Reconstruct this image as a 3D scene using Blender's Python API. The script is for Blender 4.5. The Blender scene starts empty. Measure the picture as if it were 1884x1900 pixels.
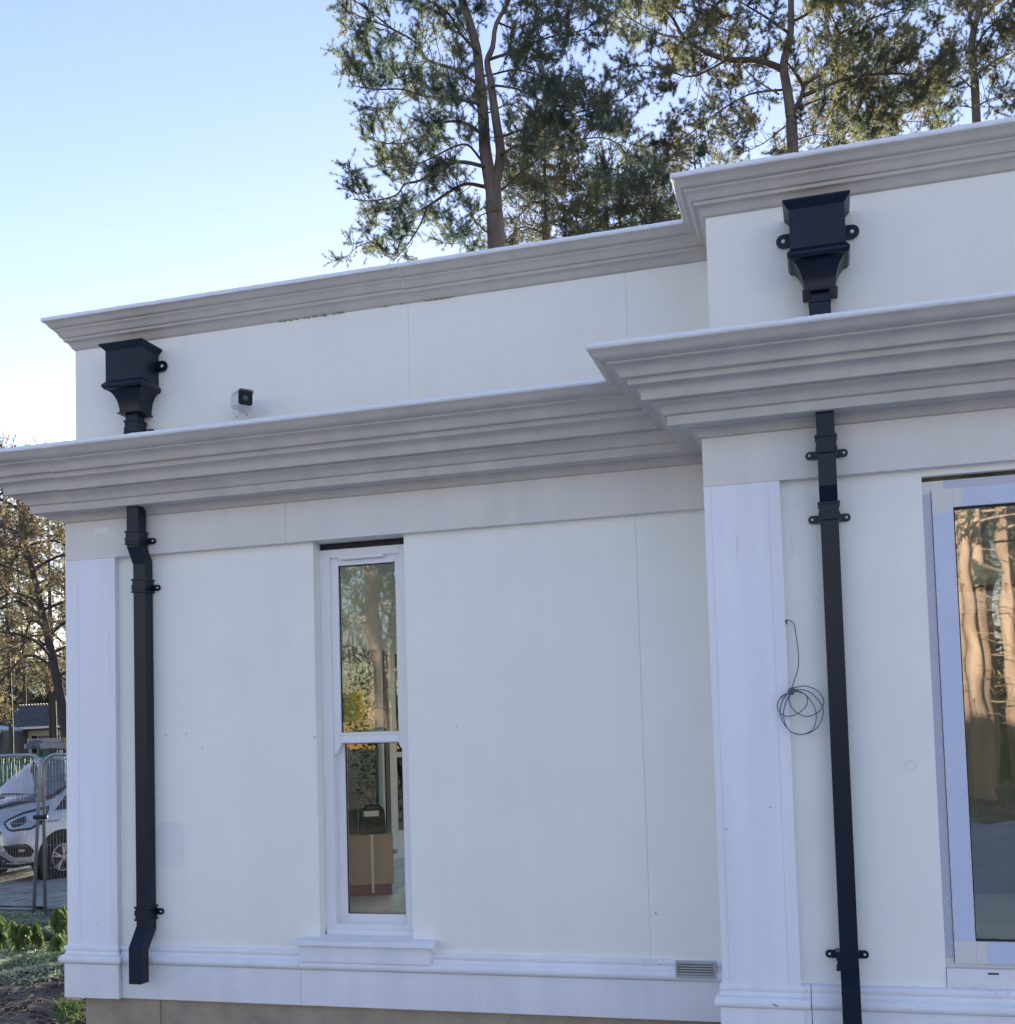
import bpy, bmesh, math, random
import numpy as np
from mathutils import Vector, Matrix
from math import radians as R, sin, cos, pi

S = bpy.context.scene
COL = S.collection
rng = np.random.default_rng(7)
random.seed(7)

# ------------------------------------------------------------------ camera
YAW, PITCH, ROLL, FPX = 0.27855, 0.05756, -0.02846, 2089.7
CAMZ = 1.6
fwd = Vector((-sin(YAW)*cos(PITCH), cos(YAW)*cos(PITCH), sin(PITCH)))
rt0 = Vector((cos(YAW), sin(YAW), 0))
up0 = rt0.cross(fwd)
rt = rt0*cos(ROLL) + up0*sin(ROLL)
up = -rt0*sin(ROLL) + up0*cos(ROLL)
cam = bpy.data.cameras.new('camera')
camo = bpy.data.objects.new('camera', cam)
COL.objects.link(camo)
camo.matrix_world = Matrix(((rt.x, up.x, -fwd.x, 0), (rt.y, up.y, -fwd.y, 0), (rt.z, up.z, -fwd.z, CAMZ), (0, 0, 0, 1)))
cam.sensor_fit = 'HORIZONTAL'
cam.sensor_width = 36
cam.lens = FPX/1884*36
cam.shift_y = (1256-950)/1884
cam.clip_start = 0.05
cam.clip_end = 2000
S.camera = camo
# ------------------------------------------------------------------ sky, sun, exposure
SUN_AZ, SUN_EL = R(11), R(4.5)          # azimuth to the left of +Y
SKYG, SKYK, SKYT = .95, 1.0, (1.02, .85, 1.04)
w = bpy.data.worlds.new('World')
S.world = w
w.use_nodes = True
nt = w.node_tree
bg = nt.nodes['Background']
sky = nt.nodes.new('ShaderNodeTexSky')
sky.sky_type = 'NISHITA'
sky.sun_disc = False
sky.sun_elevation = SUN_EL
sky.sun_rotation = -SUN_AZ
sky.altitude = 60
sky.air_density = 1.0
sky.dust_density = 0.15
sky.ozone_density = 1.6
sp_ = nt.nodes.new('ShaderNodeSeparateColor'); sp_.mode = 'HSV'      # evens the sky's brightness range as the phone's exposure does,
cb_ = nt.nodes.new('ShaderNodeCombineColor'); cb_.mode = 'HSV'       # one curve for the whole dome
pw = nt.nodes.new('ShaderNodeMath'); pw.operation = 'POWER'; pw.inputs[1].default_value = SKYG
ml = nt.nodes.new('ShaderNodeMath'); ml.operation = 'MULTIPLY'; ml.inputs[1].default_value = SKYK
tn = nt.nodes.new('ShaderNodeMixRGB'); tn.blend_type = 'MULTIPLY'; tn.inputs[0].default_value = 1
tn.inputs[2].default_value = (*SKYT, 1)
nt.links.new(sky.outputs[0], sp_.inputs[0])
nt.links.new(sp_.outputs[0], cb_.inputs[0]); nt.links.new(sp_.outputs[1], cb_.inputs[1])
nt.links.new(sp_.outputs[2], pw.inputs[0]); nt.links.new(pw.outputs[0], ml.inputs[0]); nt.links.new(ml.outputs[0], cb_.inputs[2])
nt.links.new(cb_.outputs[0], tn.inputs[1]); nt.links.new(tn.outputs[0], bg.inputs[0])
bg.inputs[1].default_value = 0.13
sl = bpy.data.lights.new('sun', 'SUN')
sl.energy = 5.0
sl.angle = R(0.5)
sl.color = (1, .86, .68)
so = bpy.data.objects.new('sun', sl)
COL.objects.link(so)
sd = Vector((-sin(SUN_AZ)*cos(SUN_EL), cos(SUN_AZ)*cos(SUN_EL), sin(SUN_EL)))
so.rotation_euler = sd.to_track_quat('Z', 'Y').to_euler()
so.location = (-20, 20, 30)
S.view_settings.view_transform = 'Standard'
S.view_settings.look = 'None'
S.view_settings.exposure = 2.34
S.view_settings.gamma = 1
S.render.engine = 'CYCLES'
S.cycles.max_bounces = 8
S.cycles.transparent_max_bounces = 16
S.cycles.use_denoising = True


def at(px, py, D):                      # point seen at photo pixel px,py at forward distance D
    d = fwd + rt*((px-942)/FPX) - up*((py-1256)/FPX)
    return Vector((0, 0, CAMZ)) + d*D


# ------------------------------------------------------------------ helpers
def tag(o, label=None, cat=None, group=None, kind=None):
    if label: o['label'] = label
    if cat: o['category'] = cat
    if group: o['group'] = group
    if kind: o['kind'] = kind
    return o


def empty(name, loc=(0, 0, 0), rz=0, **k):
    o = bpy.data.objects.new(name, None)
    o.empty_display_size = .1
    COL.objects.link(o)
    o.location = loc
    o.rotation_euler = (0, 0, rz)
    return tag(o, **k)


def org(p):
    v = Vector((0, 0, 0))
    while p is not None:
        v += p.location
        p = p.parent
    return v


def link(name, me, parent, mats, smooth=None):
    for m in (mats if isinstance(mats, (list, tuple)) else [mats]):
        if m: me.materials.append(m)
    if smooth:
        me.shade_smooth()
        if smooth is not True:
            try: me.set_sharp_from_angle(angle=R(smooth))
            except Exception: pass
    o = bpy.data.objects.new(name, me)
    COL.objects.link(o)
    if parent: o.parent = parent
    return o


class MB:
    def __init__(s): s.v = []; s.f = []; s.m = []
    def add(s, vs, fs, mi=0):
        b = len(s.v)
        s.v += [tuple(p) for p in vs]
        s.f += [tuple(i+b for i in f) for f in fs]
        s.m += [mi]*len(fs)
    def box(s, x0, x1, y0, y1, z0, z1, mi=0):
        s.add([(x0, y0, z0), (x1, y0, z0), (x1, y1, z0), (x0, y1, z0), (x0, y0, z1), (x1, y0, z1), (x1, y1, z1), (x0, y1, z1)],
              [(0, 3, 2, 1), (4, 5, 6, 7), (0, 1, 5, 4), (1, 2, 6, 5), (2, 3, 7, 6), (3, 0, 4, 7)], mi)
    def tube(s, pts, r, n=8, cap=True, mi=0):
        pts = [Vector(p) for p in pts]
        rs = r if isinstance(r, (list, tuple)) else [r]*len(pts)
        rings = []
        up_ = Vector((0, 0, 1))
        u = None
        for i, p in enumerate(pts):
            t = (pts[min(i+1, len(pts)-1)] - pts[max(i-1, 0)]).normalized()
            if u is None:
                a = up_ if abs(t.z) < .9 else Vector((1, 0, 0))
                u = t.cross(a).normalized()
            else:
                u = (u - t*u.dot(t)).normalized()
            v = t.cross(u)
            rings.append([p + (u*cos(2*pi*k/n) + v*sin(2*pi*k/n))*rs[i] for k in range(n)])
        vs = [q for rr in rings for q in rr]
        fs = []
        for i in range(len(pts)-1):
            for k in range(n):
                a = i*n+k; b = i*n+(k+1) % n
                fs.append((a, b, b+n, a+n))
        if cap:
            fs.append(tuple(range(n))[::-1]); fs.append(tuple((len(pts)-1)*n+k for k in range(n)))
        s.add(vs, fs, mi)
    def loft(s, rings, close=True, cap=True, mi=0):
        n = len(rings[0])
        vs = [q for rr in rings for q in rr]
        fs = []
        for i in range(len(rings)-1):
            for k in range(n if close else n-1):
                a = i*n+k; b = i*n+(k+1) % n
                fs.append((a, b, b+n, a+n))
        if cap:
            fs.append(tuple(range(n))[::-1]); fs.append(tuple((len(rings)-1)*n+k for k in range(n)))
        s.add(vs, fs, mi)
    def build(s, name, mat, parent=None, world=True, smooth=None, bevel=0):
        o0 = org(parent) if (parent and world) else Vector((0, 0, 0))
        me = bpy.data.meshes.new(name)
        me.from_pydata([tuple(Vector(p)-o0) for p in s.v], [], s.f)
        bm = bmesh.new(); bm.from_mesh(me)
        bmesh.ops.recalc_face_normals(bm, faces=bm.faces)
        if bevel:
            es = [e for e in bm.edges if len(e.link_faces) == 2 and e.calc_face_angle(0) > .6]
            bmesh.ops.bevel(bm, geom=es, offset=bevel, segments=2, profile=.6, affect='EDGES', clamp_overlap=True)
        bm.to_mesh(me); bm.free()
        if len(set(s.m)) > 1 and not bevel:
            me.polygons.foreach_set('material_index', s.m)
        return link(name, me, parent, mat, smooth)


# ------------------------------------------------------------------ materials
def mat(name, col, rough=.7, metal=0, var=0, vscale=3, bump=0, bscale=200, spec=.5, col2=None, bdist=.002, speck=0, coat=0, streak=False):
    m = bpy.data.materials.new(name); m.use_nodes = True
    n = m.node_tree; p = n.nodes['Principled BSDF']
    p.inputs['Base Color'].default_value = (*col, 1)
    p.inputs['Roughness'].default_value = rough
    p.inputs['Metallic'].default_value = metal
    p.inputs['Specular IOR Level'].default_value = spec
    if coat:
        p.inputs['Coat Weight'].default_value = coat
        p.inputs['Coat Roughness'].default_value = .08
    tc = n.nodes.new('ShaderNodeTexCoord')
    last = None
    if var or col2:
        src = tc.outputs['Object']
        if streak:
            mp = n.nodes.new('ShaderNodeMapping'); mp.inputs['Scale'].default_value = (1, 1, .12)
            n.links.new(src, mp.inputs[0]); src = mp.outputs[0]
        t = n.nodes.new('ShaderNodeTexNoise'); t.inputs['Scale'].default_value = vscale; t.inputs['Detail'].default_value = 6
        t.inputs['Roughness'].default_value = .6
        n.links.new(src, t.inputs['Vector'])
        r = n.nodes.new('ShaderNodeValToRGB')
        r.color_ramp.elements[0].position = .3; r.color_ramp.elements[1].position = .7
        c2 = col2 if col2 else tuple(min(1, c*(1+var)) for c in col)
        c1 = col if col2 else tuple(c*(1-var) for c in col)
        r.color_ramp.elements[0].color = (*c1, 1); r.color_ramp.elements[1].color = (*c2, 1)
        n.links.new(t.outputs[0], r.inputs[0])
        last = r.outputs[0]
    if speck:
        t2 = n.nodes.new('ShaderNodeTexNoise'); t2.inputs['Scale'].default_value = 90; t2.inputs['Detail'].default_value = 3
        t3 = n.nodes.new('ShaderNodeTexNoise'); t3.inputs['Scale'].default_value = 2.3; t3.inputs['Detail'].default_value = 3
        for t in (t2, t3): n.links.new(tc.outputs['Object'], t.inputs['Vector'])
        mu = n.nodes.new('ShaderNodeMath'); mu.operation = 'MULTIPLY'
        n.links.new(t2.outputs[0], mu.inputs[0]); n.links.new(t3.outputs[0], mu.inputs[1])
        r2 = n.nodes.new('ShaderNodeValToRGB'); r2.color_ramp.elements[0].position = .36-.02*speck; r2.color_ramp.elements[1].position = .44-.02*speck
        r2.color_ramp.elements[0].color = (0, 0, 0, 1); r2.color_ramp.elements[1].color = (1, 1, 1, 1)
        n.links.new(mu.outputs[0], r2.inputs[0])
        mx = n.nodes.new('ShaderNodeMixRGB'); mx.inputs[1].default_value = (*col, 1)
        if last: n.links.new(last, mx.inputs[1])
        mx.inputs[2].default_value = (.12, .13, .12, 1)
        sc = n.nodes.new('ShaderNodeMath'); sc.operation = 'MULTIPLY'; sc.inputs[1].default_value = .45
        n.links.new(r2.outputs[0], sc.inputs[0]); n.links.new(sc.outputs[0], mx.inputs[0])
        last = mx.outputs[0]
    if last: n.links.new(last, p.inputs['Base Color'])
    if bump:
        b = n.nodes.new('ShaderNodeBump'); b.inputs['Strength'].default_value = bump; b.inputs['Distance'].default_value = bdist
        t = n.nodes.new('ShaderNodeTexNoise'); t.inputs['Scale'].default_value = bscale; t.inputs['Detail'].default_value = 5
        n.links.new(tc.outputs['Object'], t.inputs['Vector'])
        n.links.new(t.outputs[0], b.inputs['Height']); n.links.new(b.outputs[0], p.inputs['Normal'])
    return m


def glass_mat(name, tint=(.9, .95, .93), refl=.25, wav=0.0, rough=0.0):
    m = bpy.data.materials.new(name); m.use_nodes = True
    n = m.node_tree
    for x in list(n.nodes): n.nodes.remove(x)
    out = n.nodes.new('ShaderNodeOutputMaterial')
    tr = n.nodes.new('ShaderNodeBsdfTransparent'); tr.inputs[0].default_value = (*tint, 1)
    gl = n.nodes.new('ShaderNodeBsdfGlossy'); gl.inputs['Roughness'].default_value = rough
    fr = n.nodes.new('ShaderNodeFresnel'); fr.inputs[0].default_value = 1.5
    ad = n.nodes.new('ShaderNodeMath'); ad.operation = 'ADD'; ad.inputs[1].default_value = refl; ad.use_clamp = True
    n.links.new(fr.outputs[0], ad.inputs[0])
    mx = n.nodes.new('ShaderNodeMixShader')
    n.links.new(ad.outputs[0], mx.inputs[0]); n.links.new(tr.outputs[0], mx.inputs[1]); n.links.new(gl.outputs[0], mx.inputs[2])
    n.links.new(mx.outputs[0], out.inputs[0])
    if wav:
        tc = n.nodes.new('ShaderNodeTexCoord')
        t = n.nodes.new('ShaderNodeTexNoise'); t.inputs['Scale'].default_value = 4; t.inputs['Detail'].default_value = 1
        b = n.nodes.new('ShaderNodeBump'); b.inputs['Strength'].default_value = 1; b.inputs['Distance'].default_value = wav
        n.links.new(tc.outputs['Object'], t.inputs['Vector']); n.links.new(t.outputs[0], b.inputs['Height'])
        n.links.new(b.outputs[0], gl.inputs['Normal'])
    return m


def leaf_mat(name, c1, c2, trans=.35, rough=.6):
    m = bpy.data.materials.new(name); m.use_nodes = True
    n = m.node_tree; p = n.nodes['Principled BSDF']; out = n.nodes['Material Output']
    tc = n.nodes.new('ShaderNodeTexCoord')
    t = n.nodes.new('ShaderNodeTexNoise'); t.inputs['Scale'].default_value = .9; t.inputs['Detail'].default_value = 4
    n.links.new(tc.outputs['Object'], t.inputs['Vector'])
    r = n.nodes.new('ShaderNodeValToRGB'); r.color_ramp.elements[0].position = .35; r.color_ramp.elements[1].position = .65
    r.color_ramp.elements[0].color = (*c1, 1); r.color_ramp.elements[1].color = (*c2, 1)
    n.links.new(t.outputs[0], r.inputs[0])
    n.links.new(r.outputs[0], p.inputs['Base Color']); p.inputs['Roughness'].default_value = rough
    tl = n.nodes.new('ShaderNodeBsdfTranslucent'); n.links.new(r.outputs[0], tl.inputs[0])
    mx = n.nodes.new('ShaderNodeMixShader'); mx.inputs[0].default_value = trans
    n.links.new(p.outputs[0], mx.inputs[1]); n.links.new(tl.outputs[0], mx.inputs[2]); n.links.new(mx.outputs[0], out.inputs[0])
    return m


M = {}
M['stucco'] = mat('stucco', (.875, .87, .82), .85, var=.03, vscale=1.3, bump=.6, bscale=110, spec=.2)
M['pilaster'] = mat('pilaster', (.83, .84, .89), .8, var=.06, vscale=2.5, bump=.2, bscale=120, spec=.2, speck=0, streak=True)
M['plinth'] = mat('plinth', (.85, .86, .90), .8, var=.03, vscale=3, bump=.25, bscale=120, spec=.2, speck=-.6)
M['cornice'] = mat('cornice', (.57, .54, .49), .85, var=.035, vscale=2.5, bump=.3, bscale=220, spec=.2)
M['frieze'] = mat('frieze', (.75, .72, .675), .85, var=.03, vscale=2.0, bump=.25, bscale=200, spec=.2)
M['mortar'] = mat('mortar', (.62, .60, .57), .9, bump=.3)
def weather(m, amt=.05, wave=.0015):
    """faint run-down streaks in the colour and a slow waviness in the surface"""
    n = m.node_tree; p = n.nodes['Principled BSDF']; tc = n.nodes.new('ShaderNodeTexCoord')
    mp = n.nodes.new('ShaderNodeMapping'); mp.inputs['Scale'].default_value = (5, 5, .35)
    t = n.nodes.new('ShaderNodeTexNoise'); t.inputs['Scale'].default_value = 1.6; t.inputs['Detail'].default_value = 5
    r = n.nodes.new('ShaderNodeValToRGB'); r.color_ramp.elements[0].position = .32; r.color_ramp.elements[1].position = .62
    r.color_ramp.elements[0].color = (1-amt*1.6, 1-amt*1.4, 1-amt*1.2, 1); r.color_ramp.elements[1].color = (1, 1, 1, 1)
    mx = n.nodes.new('ShaderNodeMixRGB'); mx.blend_type = 'MULTIPLY'; mx.inputs[0].default_value = 1
    src = p.inputs['Base Color'].links[0].from_socket
    n.links.new(tc.outputs['Object'], mp.inputs[0]); n.links.new(mp.outputs[0], t.inputs[0]); n.links.new(t.outputs[0], r.inputs[0])
    n.links.new(src, mx.inputs[1]); n.links.new(r.outputs[0], mx.inputs[2]); n.links.new(mx.outputs[0], p.inputs['Base Color'])
    b = n.nodes.new('ShaderNodeBump'); b.inputs['Distance'].default_value = wave; b.inputs['Strength'].default_value = .8
    t2 = n.nodes.new('ShaderNodeTexNoise'); t2.inputs['Scale'].default_value = 9; t2.inputs['Detail'].default_value = 3
    n.links.new(tc.outputs['Object'], t2.inputs[0]); n.links.new(t2.outputs[0], b.inputs['Height'])
    old = p.inputs['Normal'].links[0].from_node
    n.links.new(b.outputs[0], old.inputs['Normal'])
for k_, a_, w_ in (('stucco', .014, .003), ('frieze', .05, .002), ('cornice', .07, .002), ('pilaster', .04, .002), ('plinth', .05, .002)): weather(M[k_], a_, w_)
M['block'] = mat('block', (.40, .345, .27), .95, var=.2, vscale=5, bump=.8, bscale=60, bdist=.006, speck=1)
M['frost'] = mat('frost', (.85, .88, .95), .6, bump=.6, bscale=120, bdist=.004)
M['pipe'] = mat('pipe', (.0035, .0090, .0235), .30, spec=.32, bump=.1, bscale=300, bdist=.0006)
M['screw'] = mat('screw', (.75, .75, .74), .4)
M['upvc'] = mat('upvc', (.80, .80, .82), .3, spec=.5)
M['upvc_cream'] = mat('upvc_cream', (.70, .69, .66), .4)
M['film'] = mat('film', (.56, .62, .78), .35, var=.03, vscale=5)
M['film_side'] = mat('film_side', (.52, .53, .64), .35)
M['black'] = mat('black', (.008, .008, .01), .5)
M['gasket'] = mat('gasket', (.01, .01, .02), .6)
M['gap'] = mat('gap', (.02, .02, .022), .9, col2=(.16, .14, .06), vscale=9)
M['glass'] = glass_mat('glass', (.88, .94, .93), .0, .0004)
M['glass_up'] = glass_mat('glass_upper', (.84, .91, .89), .075, .0007, .01)
M['glass_big'] = glass_mat('glass_big', (.88, .93, .90), .15, .0006, .012)
M['car_glass'] = glass_mat('car_glass', (.25, .3, .32), .25)
M['moss'] = mat('moss', (.30, .31, .18), .95, var=.4, vscale=30)
M['cam_white'] = mat('cam_white', (.75, .76, .78), .4)
M['alu'] = mat('alu', (.26, .28, .30), .4, metal=.5)
M['vent'] = mat('vent', (.42, .43, .43), .5, var=.1, vscale=20)
M['cable'] = mat('cable', (.10, .12, .15), .5)
M['roof'] = mat('roof', (.12, .12, .125), .8)
M['room'] = mat('room', (.74, .73, .70), .9)
M['tile'] = mat('tile', (.62, .64, .60), .25, var=.06, vscale=2)
M['card'] = mat('card', (.34, .24, .16), .9, var=.12, vscale=9, streak=True)
M['card2'] = mat('card2', (.22, .08, .05), .9, var=.1)
M['blackbox'] = mat('blackbox', (.022, .022, .03), .6)
M['paper'] = mat('paper', (.65, .65, .62), .8)
M['yellow'] = mat('yellow', (.95, .62, .06), .6)
M['ink'] = mat('ink', (.03, .03, .03), .7)
M['strap'] = mat('strap', (.6, .6, .55), .6)
M['slate'] = mat('slate', (.05, .055, .06), .7, var=.3, vscale=14, bump=.5, bscale=40)
M['bark'] = mat('bark', (.10, .085, .08), .95, col2=(.22, .185, .165), vscale=3.5, bump=1, bscale=14, bdist=.04, streak=True)
M['branch'] = mat('branch', (.075, .062, .052), .95, col2=(.13, .105, .09), vscale=3)
M['bark_red'] = mat('bark_red', (.20, .135, .10), .95, col2=(.62, .46, .35), vscale=2.2, bump=1, bscale=12, bdist=.04, streak=True)
M['bark_grey'] = mat('bark_grey', (.045, .038, .034), .95, col2=(.070, .070, .066), vscale=3, bump=1, bscale=14, bdist=.03, streak=True)
M['needle'] = leaf_mat('needle', (.085, .145, .135), (.19, .215, .13), .58)
M['needle_gold'] = leaf_mat('needle_gold', (.080, .135, .115), (.24, .225, .11), .58)
M['needle_brown'] = leaf_mat('needle_brown', (.12, .095, .075), (.27, .235, .13), .5)
M['twig'] = mat('twig', (.045, .035, .03), .9)
M['glare_twig'] = mat('glare_twig', (.62, .66, .70), .8)  # bright sky bloom around the treetops is put into this twig colour
M['van'] = mat('van_silver', (.44, .46, .50), .25, metal=.4, coat=.6)
M['tyre'] = mat('tyre', (.015, .015, .016), .8)
M['rim'] = mat('rim', (.45, .46, .48), .3, metal=.8)
M['plastic'] = mat('plastic', (.02, .02, .023), .5)
M['lamp'] = mat('lamp', (.35, .40, .45), .12, metal=.4, coat=1)
M['galv'] = mat('galv', (.34, .36, .38), .45, metal=.5, var=.12, vscale=9)
M['green'] = mat('green', (.02, .15, .12), .7)
M['house_wall'] = mat('house_wall', (.66, .63, .54), .85, var=.04)
M['house_roof'] = mat('house_roof', (.10, .105, .11), .8, var=.3, vscale=3)
M['gable'] = mat('gable', (.45, .48, .52), .8)
M['pole'] = mat('pole', (.055, .035, .028), .9)
M['win_dark'] = mat('win_dark', (.03, .035, .035), .15)
M['leaf'] = leaf_mat('leaf', (.08, .16, .05), (.34, .40, .14), .45)
M['leaf_frost'] = leaf_mat('leaf_frost', (.10, .18, .07), (.42, .48, .34), .35)
M['grass'] = leaf_mat('grass_blades', (.08, .15, .07), (.38, .47, .34), .35)


def ground_mat():
    m = bpy.data.materials.new('ground'); m.use_nodes = True
    n = m.node_tree; p = n.nodes['Principled BSDF']; p.inputs['Roughness'].default_value = .95
    tc = n.nodes.new('ShaderNodeTexCoord')
    t = n.nodes.new('ShaderNodeTexNoise'); t.inputs['Scale'].default_value = .55; t.inputs['Detail'].default_value = 8
    t2 = n.nodes.new('ShaderNodeTexNoise'); t2.inputs['Scale'].default_value = 14; t2.inputs['Detail'].default_value = 6
    for x in (t, t2): n.links.new(tc.outputs['Object'], x.inputs['Vector'])
    r = n.nodes.new('ShaderNodeValToRGB')
    e = r.color_ramp.elements
    e[0].position = .38; e[0].color = (.035, .028, .024, 1)
    e[1].position = .62; e[1].color = (.14, .125, .105, 1)
    ad = n.nodes.new('ShaderNodeMixRGB'); ad.inputs[0].default_value = .5
    n.links.new(t.outputs[0], ad.inputs[1]); n.links.new(t2.outputs[0], ad.inputs[2])
    n.links.new(ad.outputs[0], r.inputs[0]); n.links.new(r.outputs[0], p.inputs['Base Color'])
    b = n.nodes.new('ShaderNodeBump'); b.inputs['Distance'].default_value = .03
    n.links.new(t2.outputs[0], b.inputs['Height']); n.links.new(b.outputs[0], p.inputs['Normal'])
    return m


M['ground'] = ground_mat()
M['soil'] = mat('soil', (.028, .022, .02), .95, col2=(.075, .062, .052), vscale=9, bump=1, bscale=30, bdist=.02)
M['gravel'] = mat('gravel', (.16, .18, .17), .95, col2=(.38, .40, .36), vscale=4, bump=1, bscale=25, bdist=.03)
M['forecourt'] = mat('forecourt', (.58, .57, .55), .95, col2=(.68, .67, .65), vscale=2, bump=1, bscale=25, bdist=.03)


# ------------------------------------------------------------------ sweep of a profile along a plan path
def normals(path):
    n = []
    for a, b in zip(path[:-1], path[1:]):
        d = (Vector(b)-Vector(a)).normalized()
        n.append(Vector((d.y, -d.x)))
    return n


def sweep(mb, prof, path, i0=None, i1=None, mi=0):
    """prof: closed list of (p,z); path: plan points, outward = right-hand side; mitred corners"""
    ns = normals(path)
    rings = []
    for i, q in enumerate(path):
        q = Vector(q)
        if i == 0: m = ns[0]
        elif i == len(path)-1: m = ns[-1]
        else:
            a, b = ns[i-1], ns[i]
            m = (a+b)/(1+a.dot(b))
        rings.append([(q.x+m.x*p, q.y+m.y*p, z) for p, z in prof])
    mb.loft(rings, True, True, mi)


def arc(cx, cz, r, a0, a1, n=6, rz=None):
    rz = rz or r
    return [(cx+r*cos(R(a0+(a1-a0)*i/n)), cz+rz*sin(R(a0+(a1-a0)*i/n))) for i in range(n+1)]


XL, XB = -4.176, -.50          # left corner of the house, left corner of the bay
YR, YB = 5.46, 5.00            # pilaster/frieze planes of the recess and of the bay
XR = 4.2
JX = -.89

LOW = ([(-.05, 2.920), (0, 2.920), (.014, 2.924)] + [(.018, 2.934), (.024, 2.944), (.034, 2.951), (.044, 2.955)] +
       [(.046, 2.962), (.131, 2.960), (.132, 2.963), (.132, 3.000), (.140, 3.003), (.147, 3.006), (.150, 3.012)] +
       [(.155, 3.022), (.163, 3.032), (.175, 3.041), (.190, 3.047), (.194, 3.050), (.194, 3.058), (.229, 3.056), (.230, 3.086)] +
       [(.236, 3.096), (.247, 3.105), (.262, 3.112), (.274, 3.114), (.276, 3.116), (.280, 3.140), (.303, 3.140), (.306, 3.143), (.309, 3.152)] +
       [(.314, 3.164), (.324, 3.176), (.338, 3.184), (.354, 3.188), (.357, 3.190), (.358, 3.197), (.372, 3.199), (.384, 3.204), (.395, 3.212), (.403, 3.221)] +
       [(.410, 3.229), (.418, 3.234), (.422, 3.237), (.422, 3.252), (.40, 3.258), (-.05, 3.290)])
UPP = ([(-.05, 3.920), (0, 3.920), (.008, 3.922), (.014, 3.928), (.019, 3.940), (.027, 3.952), (.036, 3.960), (.046, 3.964), (.047, 3.980)] +
       [(.056, 3.981), (.062, 3.988), (.067, 3.999), (.074, 4.010), (.084, 4.017), (.085, 4.026), (.095, 4.028), (.103, 4.036), (.109, 4.047), (.117, 4.056), (.128, 4.062)] +
       [(.130, 4.064), (.130, 4.078), (.12, 4.082), (-.05, 4.090)])
PLI = ([(-.06, .245), (.012, .245), (.012, .432)] + arc(.010, .457, .026, -80, 80, 8) +
       [(.012, .485), (.008, .494), (.004, .498), (.004, .500)] + arc(.001, .516, .013, -75, 80, 6, .016) + [(-.06, .534)])


def inset(prof, d=.0025):
    return [(p-(d if p > 0 else 0), z-(d if z > 3.25 and p > 0 else 0)) for p, z in prof]


house = empty('house', ((XL+XR)/2, 7.5, 0), label='single-storey cream rendered extension with moulded stone cornices and tall sash window', cat='building')


def cornice(prof, name, xl, yr, xb, yb, breaks, frost_prof):
    """left return, recess run split at breaks, bay return, bay run"""
    g = .003
    runs = [[(xl, 9.5), (xl, yr), (breaks[0]-g, yr)]]
    for a, b in zip(breaks[:-1], breaks[1:]): runs.append([(a+g, yr), (b-g, yr)])
    runs.append([(breaks[-1]+g, yr), (xb, yr), (xb, yb), (1.35-g, yb)])
    runs.append([(1.35+g, yb), (XR, yb)])
    for i, r in enumerate(runs):
        mb = MB(); pr = prof
        if i == 0: pr = [(p, z+.004 if p > 0 else z) for p, z in prof]
        sweep(mb, pr, r)
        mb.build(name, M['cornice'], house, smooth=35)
    for b in breaks:
        mb = MB(); sweep(mb, inset(prof), [(b-g, yr), (b+g, yr)]); mb.build('mortar_joint', M['mortar'], house)
    # frost lying on the top edge: bumpy strip
    path = [(xl, 9.5), (xl, yr), (xb, yr), (xb, yb), (XR, yb)]
    ns = normals(path); vs = []; fs = []
    zt = max(z for p, z in prof if p > .09)
    pmax = max(p for p, z in prof)
    ptsl = []
    for i, (a, b) in enumerate(zip(path[:-1], path[1:])):
        a = Vector(a); b = Vector(b); L = (b-a).length; n = max(2, int(L/.012))
        for k in range(n + (1 if i == len(path)-2 else 0)):
            t = k/n
            q = a.lerp(b, t)
            ma = ns[i] if i == 0 else (ns[i-1]+ns[i])/(1+ns[i-1].dot(ns[i]))
            mb_ = ns[i] if i == len(ns)-1 else (ns[i]+ns[i+1])/(1+ns[i].dot(ns[i+1]))
            ptsl.append((a + ma*pmax, b + mb_*pmax, t, ns[i], a + ma*(pmax-.10), b + mb_*(pmax-.10)))
    m = MB(); rings = []
    for A, B, t, n_, A2, B2 in ptsl:
        o = A.lerp(B, t); i_ = A2.lerp(B2, t); d = (i_-o)
        h = .0042*random.random()**1.6; f = .003*random.random()
        e = n_*(.004+f)
        rings.append([(o.x, o.y, zt-.016-.002*random.random()), (o.x+e.x, o.y+e.y, zt-.013), (o.x+e.x, o.y+e.y, zt+.002+h*.5), (o.x+d.x*.12, o.y+d.y*.12, zt+.007+h),
                      (o.x+d.x*.5, o.y+d.y*.5, zt+.011+.004*random.random()), (i_.x, i_.y, zt+.010)])
    m.loft(rings, False, False)
    fo = m.build('frost_layer', M['frost'], house, smooth=True)
    fo['kind'] = 'stuff'


cornice(LOW, 'lower_cornice_block', XL, YR, XB, YB, [-4.03, -2.784], None)
cornice(UPP, 'upper_cornice_block', -4.10, YR, -.445, YB, [-2.05], None)


# walls ---------------------------------------------------------------
def wall(name, x0, x1, y0, y1, z0, z1, m='stucco', bevel=.0015, parent=house):
    mb = MB(); mb.box(x0, x1, y0, y1, z0, z1); return mb.build(name, M[m], parent, bevel=bevel)


WT = .28
YW, YBW = 5.50, 5.04           # recessed wall faces
g = .0009
# recess wall, either side of the sash window
wall('wall_panel', XL+.01, -2.642, YW, YW+WT, .50, 2.72)
wall('wall_panel', -2.120, JX-g, YW, YW+WT, .50, 2.72)
wall('wall_panel', JX+g, XB+.04, YW, YW+WT, .50, 2.72)
wall('joint_bead', JX-g, JX+g, YW+.003, YW+.02, .50, 2.72, 'mortar', 0)
# under / above window
wall('wall_panel', -2.642, -2.120, YW+.035, YW+WT, .45, .600)
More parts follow.
